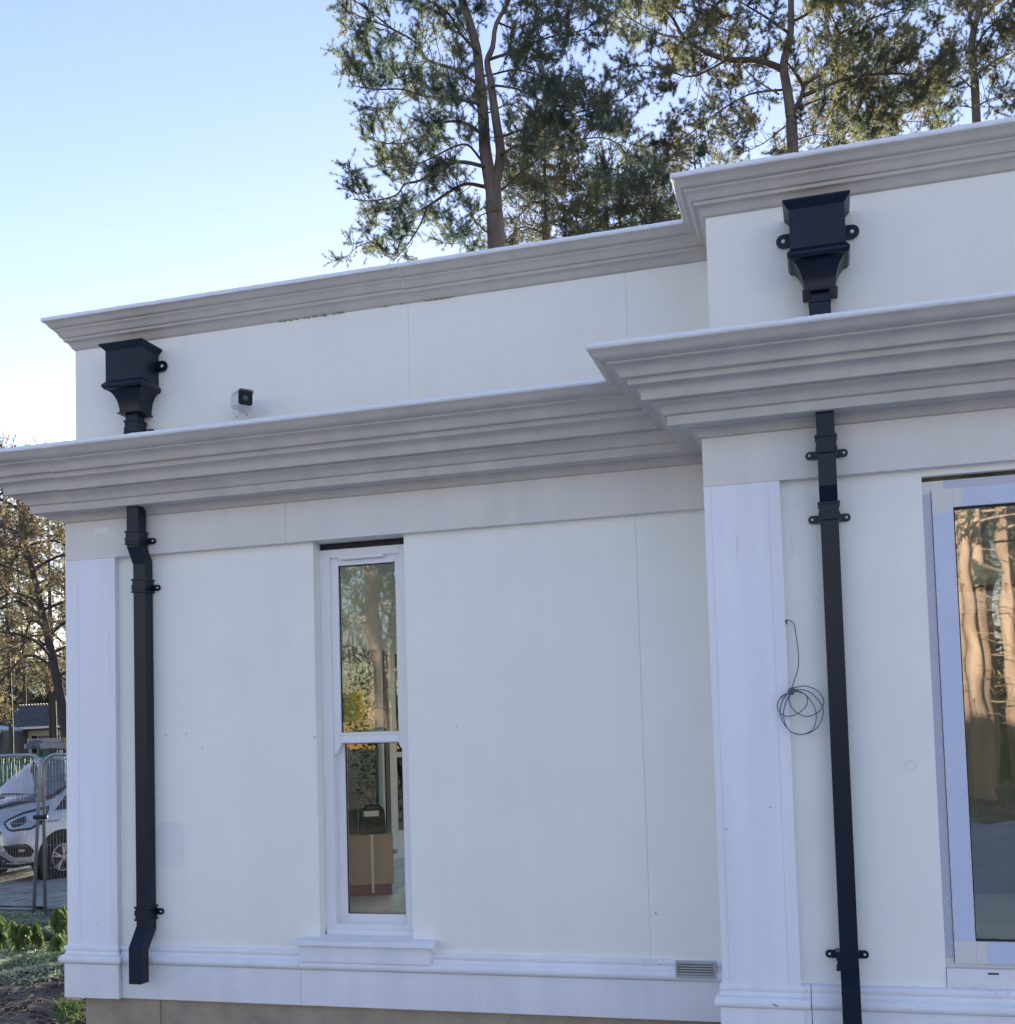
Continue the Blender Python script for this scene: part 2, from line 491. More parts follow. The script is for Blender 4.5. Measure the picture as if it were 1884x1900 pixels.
# bay wall
wall('wall_panel', XB+.01, .413, YBW, YBW+WT, .50, 2.72)
wall('wall_panel', .413, 3.30, YBW, YBW+WT, 2.675, 2.72)
wall('wall_panel', 3.30, XR, YBW, YBW+WT, .50, 2.72)
wall('return_wall', XB+.004, XB+.25, YBW+.28, YW+WT-.01, .27, 2.72)
wall('return_wall', XL+.004, XL+.30, YW+WT, 8.1, .27, 3.28)
wall('return_wall', XL+.004, XL+.30, 8.1, 12.6, 2.62, 3.28)
wall('return_wall', XL+.004, XL+.30, 8.1, 12.6, .27, .50)
# frieze
JF = -2.784
def frieze(path):
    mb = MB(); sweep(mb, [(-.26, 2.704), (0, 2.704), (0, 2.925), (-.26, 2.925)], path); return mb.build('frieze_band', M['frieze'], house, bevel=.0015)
frieze([(XL, 9.5), (XL, YR), (JF-.002, YR)])
frieze([(JF+.002, YR), (XB, YR), (XB, YB), (1.349, YB)])
frieze([(1.351, YB), (XR, YB)])
wall('mortar_joint', JF-.002, JF+.002, YR+.002, YR+.02, 2.705, 2.92, 'mortar', 0)
# upper walls
UX, UBX = -4.10, -.445
wall('upper_wall_panel', UX, -2.05-g, YR, YR+.25, 3.24, 3.95)
wall('upper_wall_panel', -2.05+g, JX-g, YR, YR+.25, 3.24, 3.95)
wall('upper_wall_panel', JX+g, UBX+.02, YR, YR+.25, 3.24, 3.95)
for j in (-2.05, JX): wall('joint_bead', j-g, j+g, YR+.002, YR+.02, 3.24, 3.95, 'mortar', 0)
wall('upper_wall_panel', UBX, XR, YB, YB+.25, 3.24, 3.95)
wall('upper_wall_panel', UBX+.001, UBX+.25, YB+.251, YR+.24, 3.24, 3.95)
wall('upper_wall_panel', UX, UX+.25, YR+.251, 12.5, 3.24, 3.95)
# pilasters: body with raised centre and side strips
def pilaster(x0, x1, y, y1, xi0, xi1):
    mb = MB(); mb.box(x0+.002, x1-.002, y+.003, y1, .528, 2.7035)
    b = mb.build('pilaster', M['pilaster'], house)
    for a, c, dy in ((x0, xi0-.0012, 0), (xi0+.0012, xi1-.0012, .0012), (xi1+.0012, x1, 0)):
        q = MB(); q.box(a, c, y+dy, y+.0031, .530, 2.702 if dy == 0 else 2.694)
        q.build('pilaster_strip', M['pilaster'], b, bevel=.0006)
    return b
pilaster(XL, -3.850, YR, YW-.0005, -4.093, -3.888)
pilaster(XB, -.171, YB, YBW-.0005, -.470, -.222)
# plinth blocks
def plinth(path):
    mb = MB(); sweep(mb, PLI, path); return mb.build('plinth_block', M['plinth'], house, smooth=35)
plinth([(XL, 9.5), (XL, YR), (-3.85, YR), (-3.85, YR+.010)])
plinth([(-3.849, YR+.03), (-2.751, YR+.03)])
plinth([(-2.749, YR+.03), (XB+.02, YR+.03)])
plinth([(XB, YR+.10), (XB, YB), (-.171, YB), (-.171, YB+.008), (-.133, YB+.008)])
plinth([(-.130, YB+.012), (1.35, YB+.012)])
plinth([(1.353, YB+.012), (XR, YB+.012)])
# exposed footing below
for a, b in ((-4.10, -3.62), (-3.616, -.45)):
    wall('footing_block', a, b, YR+.055, YR+.30, -.25, .262, 'block', .003)
wall('footing_block', XB+.03, XR, YB+.05, YB+.30, -.25, .262, 'block', .003)
wall('footing_block', -4.10, -3.9, YR+.31, 9.5, -.25, .262, 'block', .003)
# roofs
wall('flat_roof', UBX+.26, XR, YB+.26, YR+.25, 3.60, 3.70, 'roof', 0)

# window sill ----------------------------------------------------------
mb = MB()
x0, x1 = -2.752, -1.972
def sill_ring(y, zt, zb, ex): return [(x0-ex+.02, y, zt), (x1+ex-.02, y, zt), (x1+ex-.02, y, zb), (x0-ex+.02, y, zb)]
mb.loft([sill_ring(5.57, .606, .566, -.10+.02), sill_ring(YW, .601, .566, -.02+.02), sill_ring(YR-.035, .592, .566, .02), sill_ring(YR-.043, .588, .567, .022)])
mb.build('window_sill', M['plinth'], house, bevel=.002)
wall('sill_apron', -2.742, -2.006, YR-.012, YW+.03, .478, .5655, 'plinth', .002)

# sash window ----------------------------------------------------------
win = MB()
FY = 5.575
def frame(mb, x0, x1, z0, z1, y0, y1, l, r, b, t):
    mb.box(x0, x0+l, y0, y1, z0, z1); mb.box(x1-r, x1, y0, y1, z0, z1)
    mb.box(x0+l, x1-r, y0, y1, z0, z0+b); mb.box(x0+l, x1-r, y0, y1, z1-t, z1)
frame(win, -2.6415, -2.1205, .607, 2.668, FY, FY+.13, .058, .058, .045, .045)
window = win.build('sash_window', M['upvc'], house, bevel=.002)
m = MB(); m.box(-2.63, -2.13, FY-.02, FY+.02, .603, .632); m.build('frame_sill', M['upvc'], window, bevel=.003)
m = MB(); frame(m, -2.600, -2.1625, .648, 2.637, FY+.012, FY+.03, .018, .018, .01, .02); m.build('sash_stop', M['upvc'], window, bevel=.002)
# upper sash (outer)
CX0, CX1 = -2.541, -2.209
m = MB(); frame(m, CX0-.045, CX1+.045, 1.618, 2.625, 5.592, 5.63, .045, .045, .056, .045); m.build('upper_sash', M['upvc'], window, bevel=.003)
m = MB(); m.box(CX0-.001, CX1+.001, 5.586, 5.592, 1.660, 1.674); m.build('glazing_bead', M['upvc'], window, bevel=.002)
for sx in (-1, 1):                     # sash horns
    xo = CX0-.045 if sx < 0 else CX1+.045
    prof = [(0, 1.618), (0, 1.560), (.018, 1.560), (.020, 1.572), (.026, 1.582), (.036, 1.590), (.040, 1.604), (.046, 1.618)]
    m = MB(); m.loft([[(xo-sx*p, y, z) for p, z in prof] for y in (5.588, 5.625)]); m.build('sash_horn', M['upvc'], window)
m = MB(); m.box(CX0-.001, CX1+.001, 5.612, 5.616, 1.665, 2.59); m.build('upper_pane', M['glass_up'], window)
m = MB(); frame(m, CX0, CX1, 1.674, 2.58, 5.604, 5.611, .004, .003, .002, .005); m.build('gasket', M['gasket'], window)
m = MB(); m.box(-2.52, -2.262, 5.560, 5.592, 2.608, 2.628); m.build('trickle_vent', M['upvc'], window, bevel=.004)
# lower sash (inner)
m = MB(); frame(m, CX0-.045, CX1+.045, .640, 1.66, 5.634, 5.668, .045, .045, .062, .046); m.build('lower_sash', M['upvc'], window, bevel=.003)
m = MB(); m.box(CX0-.001, CX1+.001, 5.650, 5.654, .70, 1.62); m.build('lower_pane', M['glass'], window)
m = MB(); frame(m, CX0, CX1, .702, 1.613, 5.642, 5.649, .006, .003, .004, .003); m.build('gasket', M['gasket'], window)
m = MB(); m.box(-2.40, -2.29, 5.633, 5.66, 1.674, 1.684); m.tube([(-2.37, 5.64, 1.69), (-2.30, 5.64, 1.70)], .008, 8); m.build('sash_lock', M['alu'], window, smooth=30)
wall('window_head_gap', -2.640, -2.122, 5.585, 5.63, 2.669, 2.703, 'black', 0)
wall('window_lining', -2.8, -2.6425, YW+WT, YW+WT+.01, .5, 2.9, 'room', 0)

# big window in the bay -------------------------------------------------
m = MB(); frame(m, .4145, 3.29, .612, 2.655, 5.062, 5.16, .034, .034, .02, .04)
bigw = m.build('large_window', M['upvc_cream'], house, bevel=.0015)
SY = 5.046
m = MB(); frame(m, .4505, 3.255, .630, 2.617, SY, SY+.05, .083, .083, .092, .082); m.build('opening_sash', M['upvc_cream'], bigw, bevel=.002)
# film strips, each a thin sheet on the frame face
def film(x0, x1, z0, z1, y, mt='film'):
    q = MB(); q.box(x0, x1, y-.0011, y-.0002, z0, z1); q.build('protective_film', M[mt], bigw)
film(.4515, .5300, .725, 2.515, SY)
film(.570, 3.15, 2.536, 2.615, SY)
film(.575, 3.15, .632, .7200, SY)
film(.4155, .4475, .650, 2.600, 5.062, 'film_side')
film(.500, 3.25, 2.620, 2.653, 5.062, 'film_side')
m = MB(); frame(m, .533, 3.172, .722, 2.536, SY+.012, SY+.02, .006, .006, .007, .009); m.build('gasket', M['gasket'], bigw)
m = MB(); m.box(.534, 3.171, SY+.024, SY+.028, .723, 2.535); m.build('pane', M['glass_big'], bigw)
m = MB(); m.box(.4145, 3.29, 5.030, 5.12, .530, .6115); m.build('sill_profile', M['upvc'], bigw, bevel=.003)
m = MB(); m.box(.572, .614, 5.0285, 5.0305, .592, .599); m.build('drain_slot', M['black'], bigw)
wall('window_head_gap', .4145, 3.29, 5.075, 5.12, 2.6555, 2.6745, 'gap', 0)
# debris crumbs along the big window sill and reveal
m = MB()
for k in range(60):
    x, z = .43+random.random()**2*.35, .533+random.random()**3*.018
    s = .002+.004*random.random(); m.box(x, x+s, 5.022, 5.03, z, z+s*.8)
for k in range(26):
    x, z = .418+random.random()*.03, .66+random.random()**1.5*.25
    s = .001+.003*random.random(); m.box(x, x+s, 5.056, 5.0615, z, z+s)
o = m.build('plaster_crumbs', M['frost'], house); o['kind'] = 'stuff'

# moss under upper cornice ----------------------------------------------
m = MB()
for k in range(700):
    t = random.random(); x = -3.05+1.45*t
    wgt = 1 if -2.03 < x < -1.80 or random.random() < .12 else .22
    if random.random() > wgt or sin(x*9)+.7*sin(x*23+1)+.5*sin(x*51) < .15: continue
    s = .002+.006*random.random()*wgt
    z = 3.917+.008*random.random()+(.012*random.random() if abs(x+1.95) < .16 else 0)
    m.add([(x-s*1.5, 5.4585, z-s*.4), (x+s*1.5, 5.4585, z-s*.3), (x+s*.5, 5.452, z+s*.7), (x-s*.5, 5.450, z+s*.5), (x, 5.448, z)],
          [(0, 1, 4), (1, 2, 4), (2, 3, 4), (3, 0, 4)])
o = m.build('moss', M['moss'], house); o['kind'] = 'stuff'

# scuffs, chips and smudges on the render and pilasters
M['scuff'] = mat('scuff', (.16, .16, .17), .9)
M['smudge'] = mat('smudge', (.60, .60, .62), .9)
M['patch'] = mat('patch', (.80, .80, .79), .85, var=.03, vscale=4)
def onwall(px, py, yp):
    d = fwd + rt*((px-942)/FPX) - up*((py-1256)/FPX); return Vector((0, 0, CAMZ))+d*(yp/d.y)
def mark(px, py, w_, h_, yp, mt='scuff', ang=0, n=7):
    c = onwall(px, py, yp-.0012); pts = []
    for k in range(n):
        a = 2*pi*k/n; r_ = random.uniform(.7, 1.15); x, z = cos(a)*w_*r_, sin(a)*h_*r_
        pts.append((c.x+x*cos(ang)-z*sin(ang), c.y, c.z+x*sin(ang)+z*cos(ang)))
    q = MB(); q.add(pts+[(a_, b_+.001, c_) for a_, b_, c_ in pts], [tuple(range(n))]+[(i, (i+1) % n, (i+1) % n+n, i+n) for i in range(n)])
    q.build('scuff_mark', M[mt], house)
for a_ in ((308, 1365, .010, .0016, YW, 'scuff', -.3), (346, 1361, .005, .003, YW, 'scuff', .5), (376, 1387, .009, .0015, YW, 'scuff', -1.1), (584, 1368, .007, .003, YW, 'scuff', .5),
           (1217, 1695, .010, .0016, YW, 'scuff', -1.0), (1349, 1538, .006, .002, YB, 'scuff', -.4), (1430, 1498, .004, .003, YB, 'scuff', 0), (535, 1190, .002, .002, YW, 'scuff', 0),
           (960, 1480, .0015, .0015, YW, 'scuff', 0), (870, 1655, .0015, .0015, YW, 'scuff', 0), (1489, 1682, .002, .002, YBW, 'scuff', 0), (1487, 1667, .004, .001, YBW, 'scuff', .8),
           (1225, 1790, .003, .002, YR-.03, 'scuff', 0), (1440, 1866, .016, .003, YB-.038, 'scuff', -.5), (885, 1338, .002, .002, YW, 'scuff', 0), (1303, 640, .0015, .0015, YR, 'scuff', 0),
           (847, 1350, .010, .0008, YW, 'scuff', 1.4), (180, 1714, .004, .005, YR, 'smudge', 0), (183, 1162, .002, .003, YR, 'smudge', 0), (1540, 905, .002, .002, YB, 'scuff', 0),
           (1665, 1045, .005, .0015, YBW, 'smudge', .2), (1630, 1068, .004, .0015, YBW, 'smudge', -.3), (1470, 1010, .0012, .06, YB, 'smudge', .03), (1369, 1010, .0010, .08, YB, 'smudge', -.05)):
    mark(*a_)
for px_, py_, w_, h_ in ((316, 1569, .088, .128), (188, 985, .045, .018)):
    yp_ = YR if py_ < 1000 else YW; c = onwall(px_, py_, yp_-.0010); pts = []
    for k in range(28):
        a = 2*pi*k/28; ca, sa = cos(a), sin(a); pts.append((c.x+w_*math.copysign(abs(ca)**.45, ca), c.y, c.z+h_*math.copysign(abs(sa)**.45, sa)))
    q = MB(); q.add(pts+[(x_, y_+.0009, z_) for x_, y_, z_ in pts], [tuple(range(28))]+[(i, (i+1) % 28, (i+1) % 28+28, i+28) for i in range(28)]); q.build('filler_patch', M['patch'], house)
q = MB(); c = onwall(1690, 1420, YBW-.001); q.tube([(c.x+.021*cos(2*pi*k/24), c.y, c.z+.021*sin(2*pi*k/24)) for k in range(25)], .0008, 4); q.build('ring_mark', M['smudge'], house)

# interior ---------------------------------------------------------------
wall('floor', XL+.31, XR, 5.80, 12.8, .35, .498, 'tile', 0)
for i, y in enumerate((7.0, 7.9, 8.8, 9.7, 10.6, 11.5)): wall('floor_joint', XL+.31, XR, y, y+.006, .498, .4985, 'slate', 0)
for i in range(9): wall('floor_joint', -3.8+.9*i, -3.794+.9*i, 5.8, 12.8, .4986, .499, 'slate', 0)
for n_, z0_, z1_, m_, xa_, ya_, yb_ in (('ceiling', 2.93, 3.0, 'room', XL+.31, 5.80, 12.8), ('flat_roof', 3.60, 3.70, 'roof', XL+.31, YR+.26, 12.9)):
    wall(n_, xa_, -3.4, ya_, yb_, z0_, z1_, m_, 0); wall(n_, -3.4, -1.2, ya_, 6.6, z0_, z1_, m_, 0); wall(n_, -3.4, -1.2, 10.8, yb_, z0_, z1_, m_, 0)
    wall(n_, -1.2, 1.0, ya_, yb_, z0_, z1_, m_, 0); wall(n_, 1.0, 3.2, ya_, 6.3, z0_, z1_, m_, 0); wall(n_, 1.0, 3.2, 8.4, yb_, z0_, z1_, m_, 0); wall(n_, 3.2, XR, ya_, yb_, z0_, z1_, m_, 0)
for xa, xb, ya, yb in ((-3.4, -1.2, 6.6, 10.8), (1.0, 3.2, 6.3, 8.4)):  # unseen roof openings added to let daylight into the rooms
    q = MB()
    for a_, b_, c_, d_ in ((xa-.03, xa-.001, ya, yb), (xb+.001, xb+.03, ya, yb), (xa, xb, ya-.03, ya-.001), (xa, xb, yb+.001, yb+.03)): q.box(a_, b_, c_, d_, 3.001, 3.80)
    rl = q.build('added_rooflight', M['room'], house); q = MB(); q.box(xa, xb, ya, yb, 3.80, 3.81); q.build('added_rooflight_pane', glass_mat('glass_roof', (.9, .95, .95), 0), rl)
wall('ceiling', XB+.26, XR, 5.33, 5.799, 2.93, 3.0, 'room', 0)
wall('floor', XB+.26, XR, 5.13, 5.799, .35, .498, 'tile', 0)
wall('inner_wall', XR-.1, XR, 5.33, 12.7, .5, 2.93, 'room', 0)
wall('low_wall', .75, XR-.3, 8.15, 8.5, .5, .94, 'slate', 0)
# far glazed wall
fm = MB(); GX0, GX1 = -4.16, -4.09
for y0_, y1_, b0, b1 in ((8.1, 9.98, .50, .60), (10.02, 12.6, .50, .55)): fm.box(GX0, GX1, y0_, y1_, b0, b1); fm.box(GX0, GX1, y0_, y1_, 2.5, 2.62)
for y0_, y1_ in ((8.1, 8.2), (9.93, 9.98), (10.09, 10.29), (11.9, 12.05), (12.45, 12.6)): fm.box(GX0, GX1, y0_, y1_, .6, 2.5)
gd = fm.build('glazed_door_frame', M['upvc'], house)
m = MB(); m.box(GX0+.01, GX1-.01, 10.29, 11.9, .55, .76); m.box(GX0+.01, GX1-.01, 10.29, 11.9, 1.48, 1.53); m.build('door_rail', M['upvc'], gd)
m = MB(); m.box(GX0-.01, GX1+.01, 9.98, 10.09, .6, 2.5); m.build('door_gap', M['black'], gd)
m = MB(); m.box(GX0+.03, GX0+.034, 8.1, 12.6, .55, 2.55); m.build('door_pane', glass_mat('glass_far', (.80, .92, .90), .03), gd)
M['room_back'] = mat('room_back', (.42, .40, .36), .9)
wall('rear_wall', XL+.31, -3.9, 12.6, 12.8, .27, 3.5, 'room', 0)
wall('rear_wall', -3.9, -.9, 12.6, 12.8, 2.7, 3.5, 'room', 0)
m = MB(); frame(m, -3.9, -.9, .5, 2.7, 12.62, 12.7, .08, .08, .08, .08); m.box(-2.45, -2.37, 12.62, 12.7, .58, 2.62); m.build('added_rear_opening_frame', M['upvc'], house)  # unseen rear opening added to bring more light into the room
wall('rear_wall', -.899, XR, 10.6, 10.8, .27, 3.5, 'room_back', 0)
wall('bulkhead', -.78, XR-.1, 8.62, 8.9, 2.45, 2.92, 'room', 0)
m = MB(); m.tube([(-.78, 8.5, 2.585), (XR-.1, 8.5, 2.585)], .022, 8); m.build('curtain_pole', M['black'], house)

# ------------------------------------------------------------------ rainwater goods
def rect_sweep(mb, x0, x1, yz, hd):
    """square pipe: yz list of (y centre, z); mitred bends in the YZ plane"""
    pts = [Vector(p) for p in yz]
    rings = []
    for i, p in enumerate(pts):
        ds = []
        if i > 0: ds.append((pts[i]-pts[i-1]).normalized())
        if i < len(pts)-1: ds.append((pts[i+1]-pts[i]).normalized())
        ns = [Vector((d.y, -d.x)) for d in ds]
        n = ns[0] if len(ns) == 1 else (ns[0]+ns[1])/(1+ns[0].dot(ns[1]))
        a = p+n*hd; b = p-n*hd
        rings.append([(x0, a.x, a.y), (x1, a.x, a.y), (x1, b.x, b.y), (x0, b.x, b.y)])
    mb.loft(rings)


def lug(mb, x, y, z, sx, r=.017, L=.03):
    """rounded fixing ear in the XZ plane"""
    pts = [(x, z-r), (x+sx*L, z-r)] + [(x+sx*(L+r*cos(a)), z+r*sin(a)) for a in [R(-90+18*k) for k in range(1, 10)]] + [(x+sx*L, z+r), (x, z+r)]
    mb.loft([[(px, yy, pz) for px, pz in pts] for yy in (y-.004, y+.004)])
    return (x+sx*L, z)


def screw(x, y, z, parent, r=.006):
    m = MB(); m.tube([(x, y, z), (x, y-.004, z)], [r, r*.8], 10); m.build('screw', M['screw'], parent, smooth=30)


def socket(parent, cx, yc, z, hw, yw, two=True, strap_z=None):
    """collar with two rings, fixing ears at the wall plane yw"""
    m = MB(); e = .004
    m.box(cx-hw-e, cx+hw+e, yc-hw-e, yc+hw+e, z-.038, z+.038)
    for dz in (.034, -.034):
        m.box(cx-hw-e*2.2, cx+hw+e*2.2, yc-hw-e*2.2, yc+hw+e*2.2, z+dz-.005, z+dz+.005)
    sz = z-.012 if strap_z is None else strap_z
    m.box(cx-hw-e*1.8, cx+hw+e*1.8, yc-hw-e*1.8, yw-.001, sz-.014, sz+.014)
    b = m.build('pipe_collar', M['pipe'], parent, bevel=.0012)
    for sx in (-1, 1):
        q = MB(); lx, lz = lug(q, cx+sx*(hw+e), yw-.010, sz, sx); q.build('bracket_ear', M['pipe'], b, bevel=.001)
        screw(lx, yw-.013, lz, b)
    return b


def hopper(parent, cx, yw, ztop):
    prof = [(.138, .200, 0), (.138, .200, -.008), (.114, .172, -.034), (.113, .171, -.205), (.118, .178, -.212), (.128, .192, -.226), (.128, .192, -.238), (.119, .182, -.250)]
    for k in range(1, 9):
        t = k/8; a = t*pi/2
        prof.append((.119-(.119-.064)*sin(a), .182-(.182-.118)*sin(a), -.250-.122*(1-cos(a))))
    m = MB()
    rings = [[(cx-h, yw-.001, ztop+z), (cx+h, yw-.001, ztop+z), (cx+h, yw-d, ztop+z), (cx-h, yw-d, ztop+z)] for h, d, z in prof]
    # open top with inner lip
    m.loft(rings, True, False)
    h, d = .128, .19
    inner = [[(cx-.138, yw-.001, ztop), (cx+.138, yw-.001, ztop), (cx+.138, yw-.2, ztop), (cx-.138, yw-.2, ztop)],
             [(cx-h, yw-.011, ztop), (cx+h, yw-.011, ztop), (cx+h, yw-d, ztop), (cx-h, yw-d, ztop)],
             [(cx-.105, yw-.011, ztop-.05), (cx+.105, yw-.011, ztop-.05), (cx+.105, yw-.16, ztop-.05), (cx-.105, yw-.16, ztop-.05)]]
    m.loft(inner, True, False)
    m.add(inner[2], [(0, 1, 2, 3)])
    hp = m.build('hopper_head', M['pipe'], parent, smooth=22)
    bv = hp.modifiers.new('bevel', 'BEVEL'); bv.width = .002; bv.segments = 2; bv.limit_method = 'ANGLE'; bv.angle_limit = R(25)
    q = MB(); q.box(cx-.073, cx+.073, yw-.128, yw-.001, ztop-.378, ztop-.371); q.build('outlet_plate', M['pipe'], hp, bevel=.001)
    q = MB(); q.box(cx-.037, cx+.037, yw-.102, yw-.03, ztop-.43, ztop-.378); q.build('outlet', M['pipe'], hp, bevel=.001)
    for sx in (-1, 1):
        q = MB(); lx, lz = lug(q, cx+sx*.112, yw-.012, ztop-.099, sx, .031, .032); q.build('fixing_ear', M['pipe'], hp, bevel=.001)
        screw(lx, yw-.016, lz, hp, .009)
    return hp


hw = .0375
# left downpipe
cx = -3.664
dl = empty('downpipe', (cx, YW, .35), label='black square downpipe with hopper at the left corner, ending in an open shoe', cat='downpipe', group='black rainwater downpipes')
hopper(dl, cx, YR, 3.858)
yc = YR-.062
m = MB(); rect_sweep(m, cx-hw+.003, cx+hw-.003, [(yc, 3.42), (yc, 3.20)], hw-.003); m.build('pipe_section', M['pipe'], dl, bevel=.002)
socket(dl, cx, yc, 3.405, hw, YR, strap_z=3.392)
m = MB(); rect_sweep(m, cx-hw, cx+hw, [(yc, 3.20), (yc, 2.745), (YW-.045, 2.655), (YW-.045, .640), (YR-.078, .535), (YR-.078, .352)], hw); m.build('pipe_section', M['pipe'], dl, bevel=.002)
socket(dl, cx, yc, 2.785, hw, YR, strap_z=2.775)
socket(dl, cx, YW-.045, 2.525, hw, YW, strap_z=2.517)
socket(dl, cx, YW-.045, .718, hw, YW, strap_z=.722)
# right downpipe
cx = .030
dr = empty('downpipe', (cx, YBW, .35), label='black square downpipe with hopper between the coiled cable and the large window', cat='downpipe', group='black rainwater downpipes')
hopper(dr, cx+.003, YB, 3.855)
yc = YB-.062
m = MB(); rect_sweep(m, cx-hw+.003, cx+hw-.003, [(yc, 3.42), (yc, 3.20)], hw-.003); m.build('pipe_section', M['pipe'], dr, bevel=.002)
socket(dr, cx, yc, 3.405, hw, YB, strap_z=3.392)
m = MB(); rect_sweep(m, cx-hw, cx+hw, [(yc, 3.20), (yc, 2.655), (YBW-.045, 2.585), (YBW-.045, .605), (YB-.088, .53), (YB-.088, .05)], hw); m.build('pipe_section', M['pipe'], dr, bevel=.002)
socket(dr, cx, yc, 2.822, hw, YB, strap_z=2.796)
socket(dr, cx, YBW-.045, 2.545, hw, YBW, strap_z=2.524)
socket(dr, cx-.008, YBW-.045, .645, hw, YBW, strap_z=.662)

# ------------------------------------------------------------------ security camera
cc = empty('security_camera', (-3.015, YR, 3.445), label='white bullet security camera with black face on the upper wall', cat='camera')
m = MB(); m.tube([(-3.015, YR, 3.452), (-3.015, YR-.022, 3.452), (-3.015, YR-.028, 3.452)], [.070, .068, .058], 28); bs = m.build('mounting_base', M['cam_white'], cc, smooth=40)
for sx in (-.036, .026):
    m = MB(); m.tube([(-3.015+sx, YR-.027, 3.414+(.004 if sx > 0 else 0)), (-3.015+sx, YR-.0295, 3.414+(.004 if sx > 0 else 0))], .0036, 8); m.build('screw', M['ink'], bs)
m = MB(); m.tube([(-3.015, YR-.02, 3.452), (-3.012, YR-.055, 3.462), (-3.004, YR-.085, 3.462)], [.022, .020, .017], 14); m.build('swivel_arm', M['cam_white'], cc, smooth=50)
ax = Vector((.74, -.66, -.06)).normalized(); sdv = Vector((ax.y*-1, ax.x, 0)).normalized(); upv = sdv.cross(ax).normalized()*1.0
if upv.z < 0: upv = -upv
def rr(c, hx, hz, r, n=5):
    out = []
    for qx, qz, a0 in ((hx-r, hz-r, 0), (-hx+r, hz-r, 90), (-hx+r, -hz+r, 180), (hx-r, -hz+r, 270)):
        for k in range(n+1):
            a = R(a0+90*k/n); out.append(c + sdv*(qx+r*cos(a)) + upv*(qz+r*sin(a)))
    return out
c0 = Vector((-3.022, YR-.074, 3.474))
m = MB(); m.loft([rr(c0, .032, .032, .018), rr(c0+ax*.012, .039, .039, .020), rr(c0+ax*.135, .040, .040, .018)]); m.build('camera_body', M['cam_white'], cc, smooth=40)
f0 = c0+ax*.134
m = MB(); m.loft([rr(f0, .0385, .0385, .016), rr(f0+ax*.004, .0385, .0385, .016)]); fc = m.build('lens_cover', mat('lens_cover', (.004, .006, .014), .35, spec=.2), cc, smooth=40)
m = MB()
a = rr(c0+ax*.03, .046, .047, .016); b = rr(c0+ax*.150, .046, .047, .016)
a2 = rr(c0+ax*.03, .0435, .0445, .015); b2 = rr(c0+ax*.150, .0435, .0445, .015)
keep = list(range(0, 12))
m.loft([[a[i] for i in keep]+[a2[i] for i in keep[::-1]], [b[i] for i in keep]+[b2[i] for i in keep[::-1]]]); m.build('sun_shield', M['cam_white'], cc, smooth=40)
m = MB(); c1 = f0+ax*.0045
ring = lambda r: [c1+sdv*r*cos(2*pi*k/20)+upv*r*sin(2*pi*k/20) for k in range(20)]
m.loft([ring(.015), [p+ax*.001 for p in ring(.014)]]); m.build('lens', mat('lens', (.02, .03, .06), .05), fc)

# ------------------------------------------------------------------ air vent
av = empty('air_vent', (-.67, YR, .5), label='small grey louvred vent grille in the plinth moulding', cat='vent')
x0, x1, z0, z1, y = -.764, -.577, .455, .532, YR-.018
m = MB(); frame(m, x0, x1, z0, z1, y, y+.03, .007, .007, .012, .010); m.build('vent_frame', M['vent'], av, bevel=.001)
m = MB(); m.box(x0+.005, x1-.005, y+.02, y+.028, z0+.005, z1-.005); m.build('vent_back', M['black'], av)
for k in range(5):
    z = z0+.018+k*.0118
    m = MB(); m.loft([[(xx, y+.001, z), (xx, y+.016, z+.007), (xx, y+.016, z+.009), (xx, y+.001, z+.0055)] for xx in (x0+.007, x1-.007)]); m.build('louvre', M['vent'], av)

# ------------------------------------------------------------------ coiled cable
cb = MB()
def zy(px, py, dy=0):
    d = fwd + rt*((px-942)/FPX) - up*((py-1256)/FPX); t = (YB-.012-dy)/d.y
    return Vector((0, 0, CAMZ))+d*t
Z = lambda u, v, dy=0: zy(1400+u/5.43, 1100+v/5.43, dy)
def smoothpts(pts, n=6):
    out = []; P_ = [pts[0]]+pts+[pts[-1]]
    for i in range(1, len(P_)-2):
        for k in range(n):
            t = k/n; a, b, c, d = P_[i-1], P_[i], P_[i+1], P_[i+2]
            out.append(.5*((2*b)+(c-a)*t+(2*a-5*b+4*c-d)*t*t+(3*b-a-3*c+d)*t*t*t))
    out.append(P_[-2]); return out
cable = empty('coiled_cable', Z(460, 1200), label='loose grey cable hanging from the pilaster and coiled in loops', cat='cable')
lead = [Z(310, 285, -.01), Z(335, 273), Z(370, 285), Z(403, 320), Z(420, 420), Z(440, 560), Z(447, 700), Z(435, 790), Z(400, 890), Z(380, 960, .01)]
cb.tube(smoothpts(lead), .0024, 6)
loops = [[(380, 960), (520, 940), (640, 990), (700, 1080), (680, 1160), (620, 1220), (530, 1245), (440, 1215), (375, 1150), (352, 1060), (380, 990)],
         [(380, 975), (520, 985), (620, 1050), (690, 1160), (685, 1260), (640, 1350), (560, 1410), (460, 1428), (370, 1400), (300, 1320), (262, 1220), (275, 1110), (330, 1020), (385, 985)],
         [(385, 985), (450, 1000), (520, 1030), (600, 1140), (625, 1250), (600, 1360), (520, 1420), (430, 1422), (350, 1385), (300, 1280), (300, 1170), (335, 1070), (390, 1000)],
         [(390, 1000), (460, 995), (525, 1040), (535, 1110), (490, 1180), (400, 1235), (310, 1240), (245, 1190), (235, 1120), (270, 1050), (330, 1015), (395, 1020)]]
for i, lp in enumerate(loops):
    cb.tube(smoothpts([Z(u, v, .004*i+.004*sin(j)) for j, (u, v) in enumerate(lp)]), .0025, 6)
cb.tube(smoothpts([Z(262, 1062, .02), Z(320, 1020, .022), Z(385, 1022, .024), Z(400, 985, .024), Z(355, 985, .02), Z(370, 962, .015), Z(440, 985, .012)]), .0032, 6)
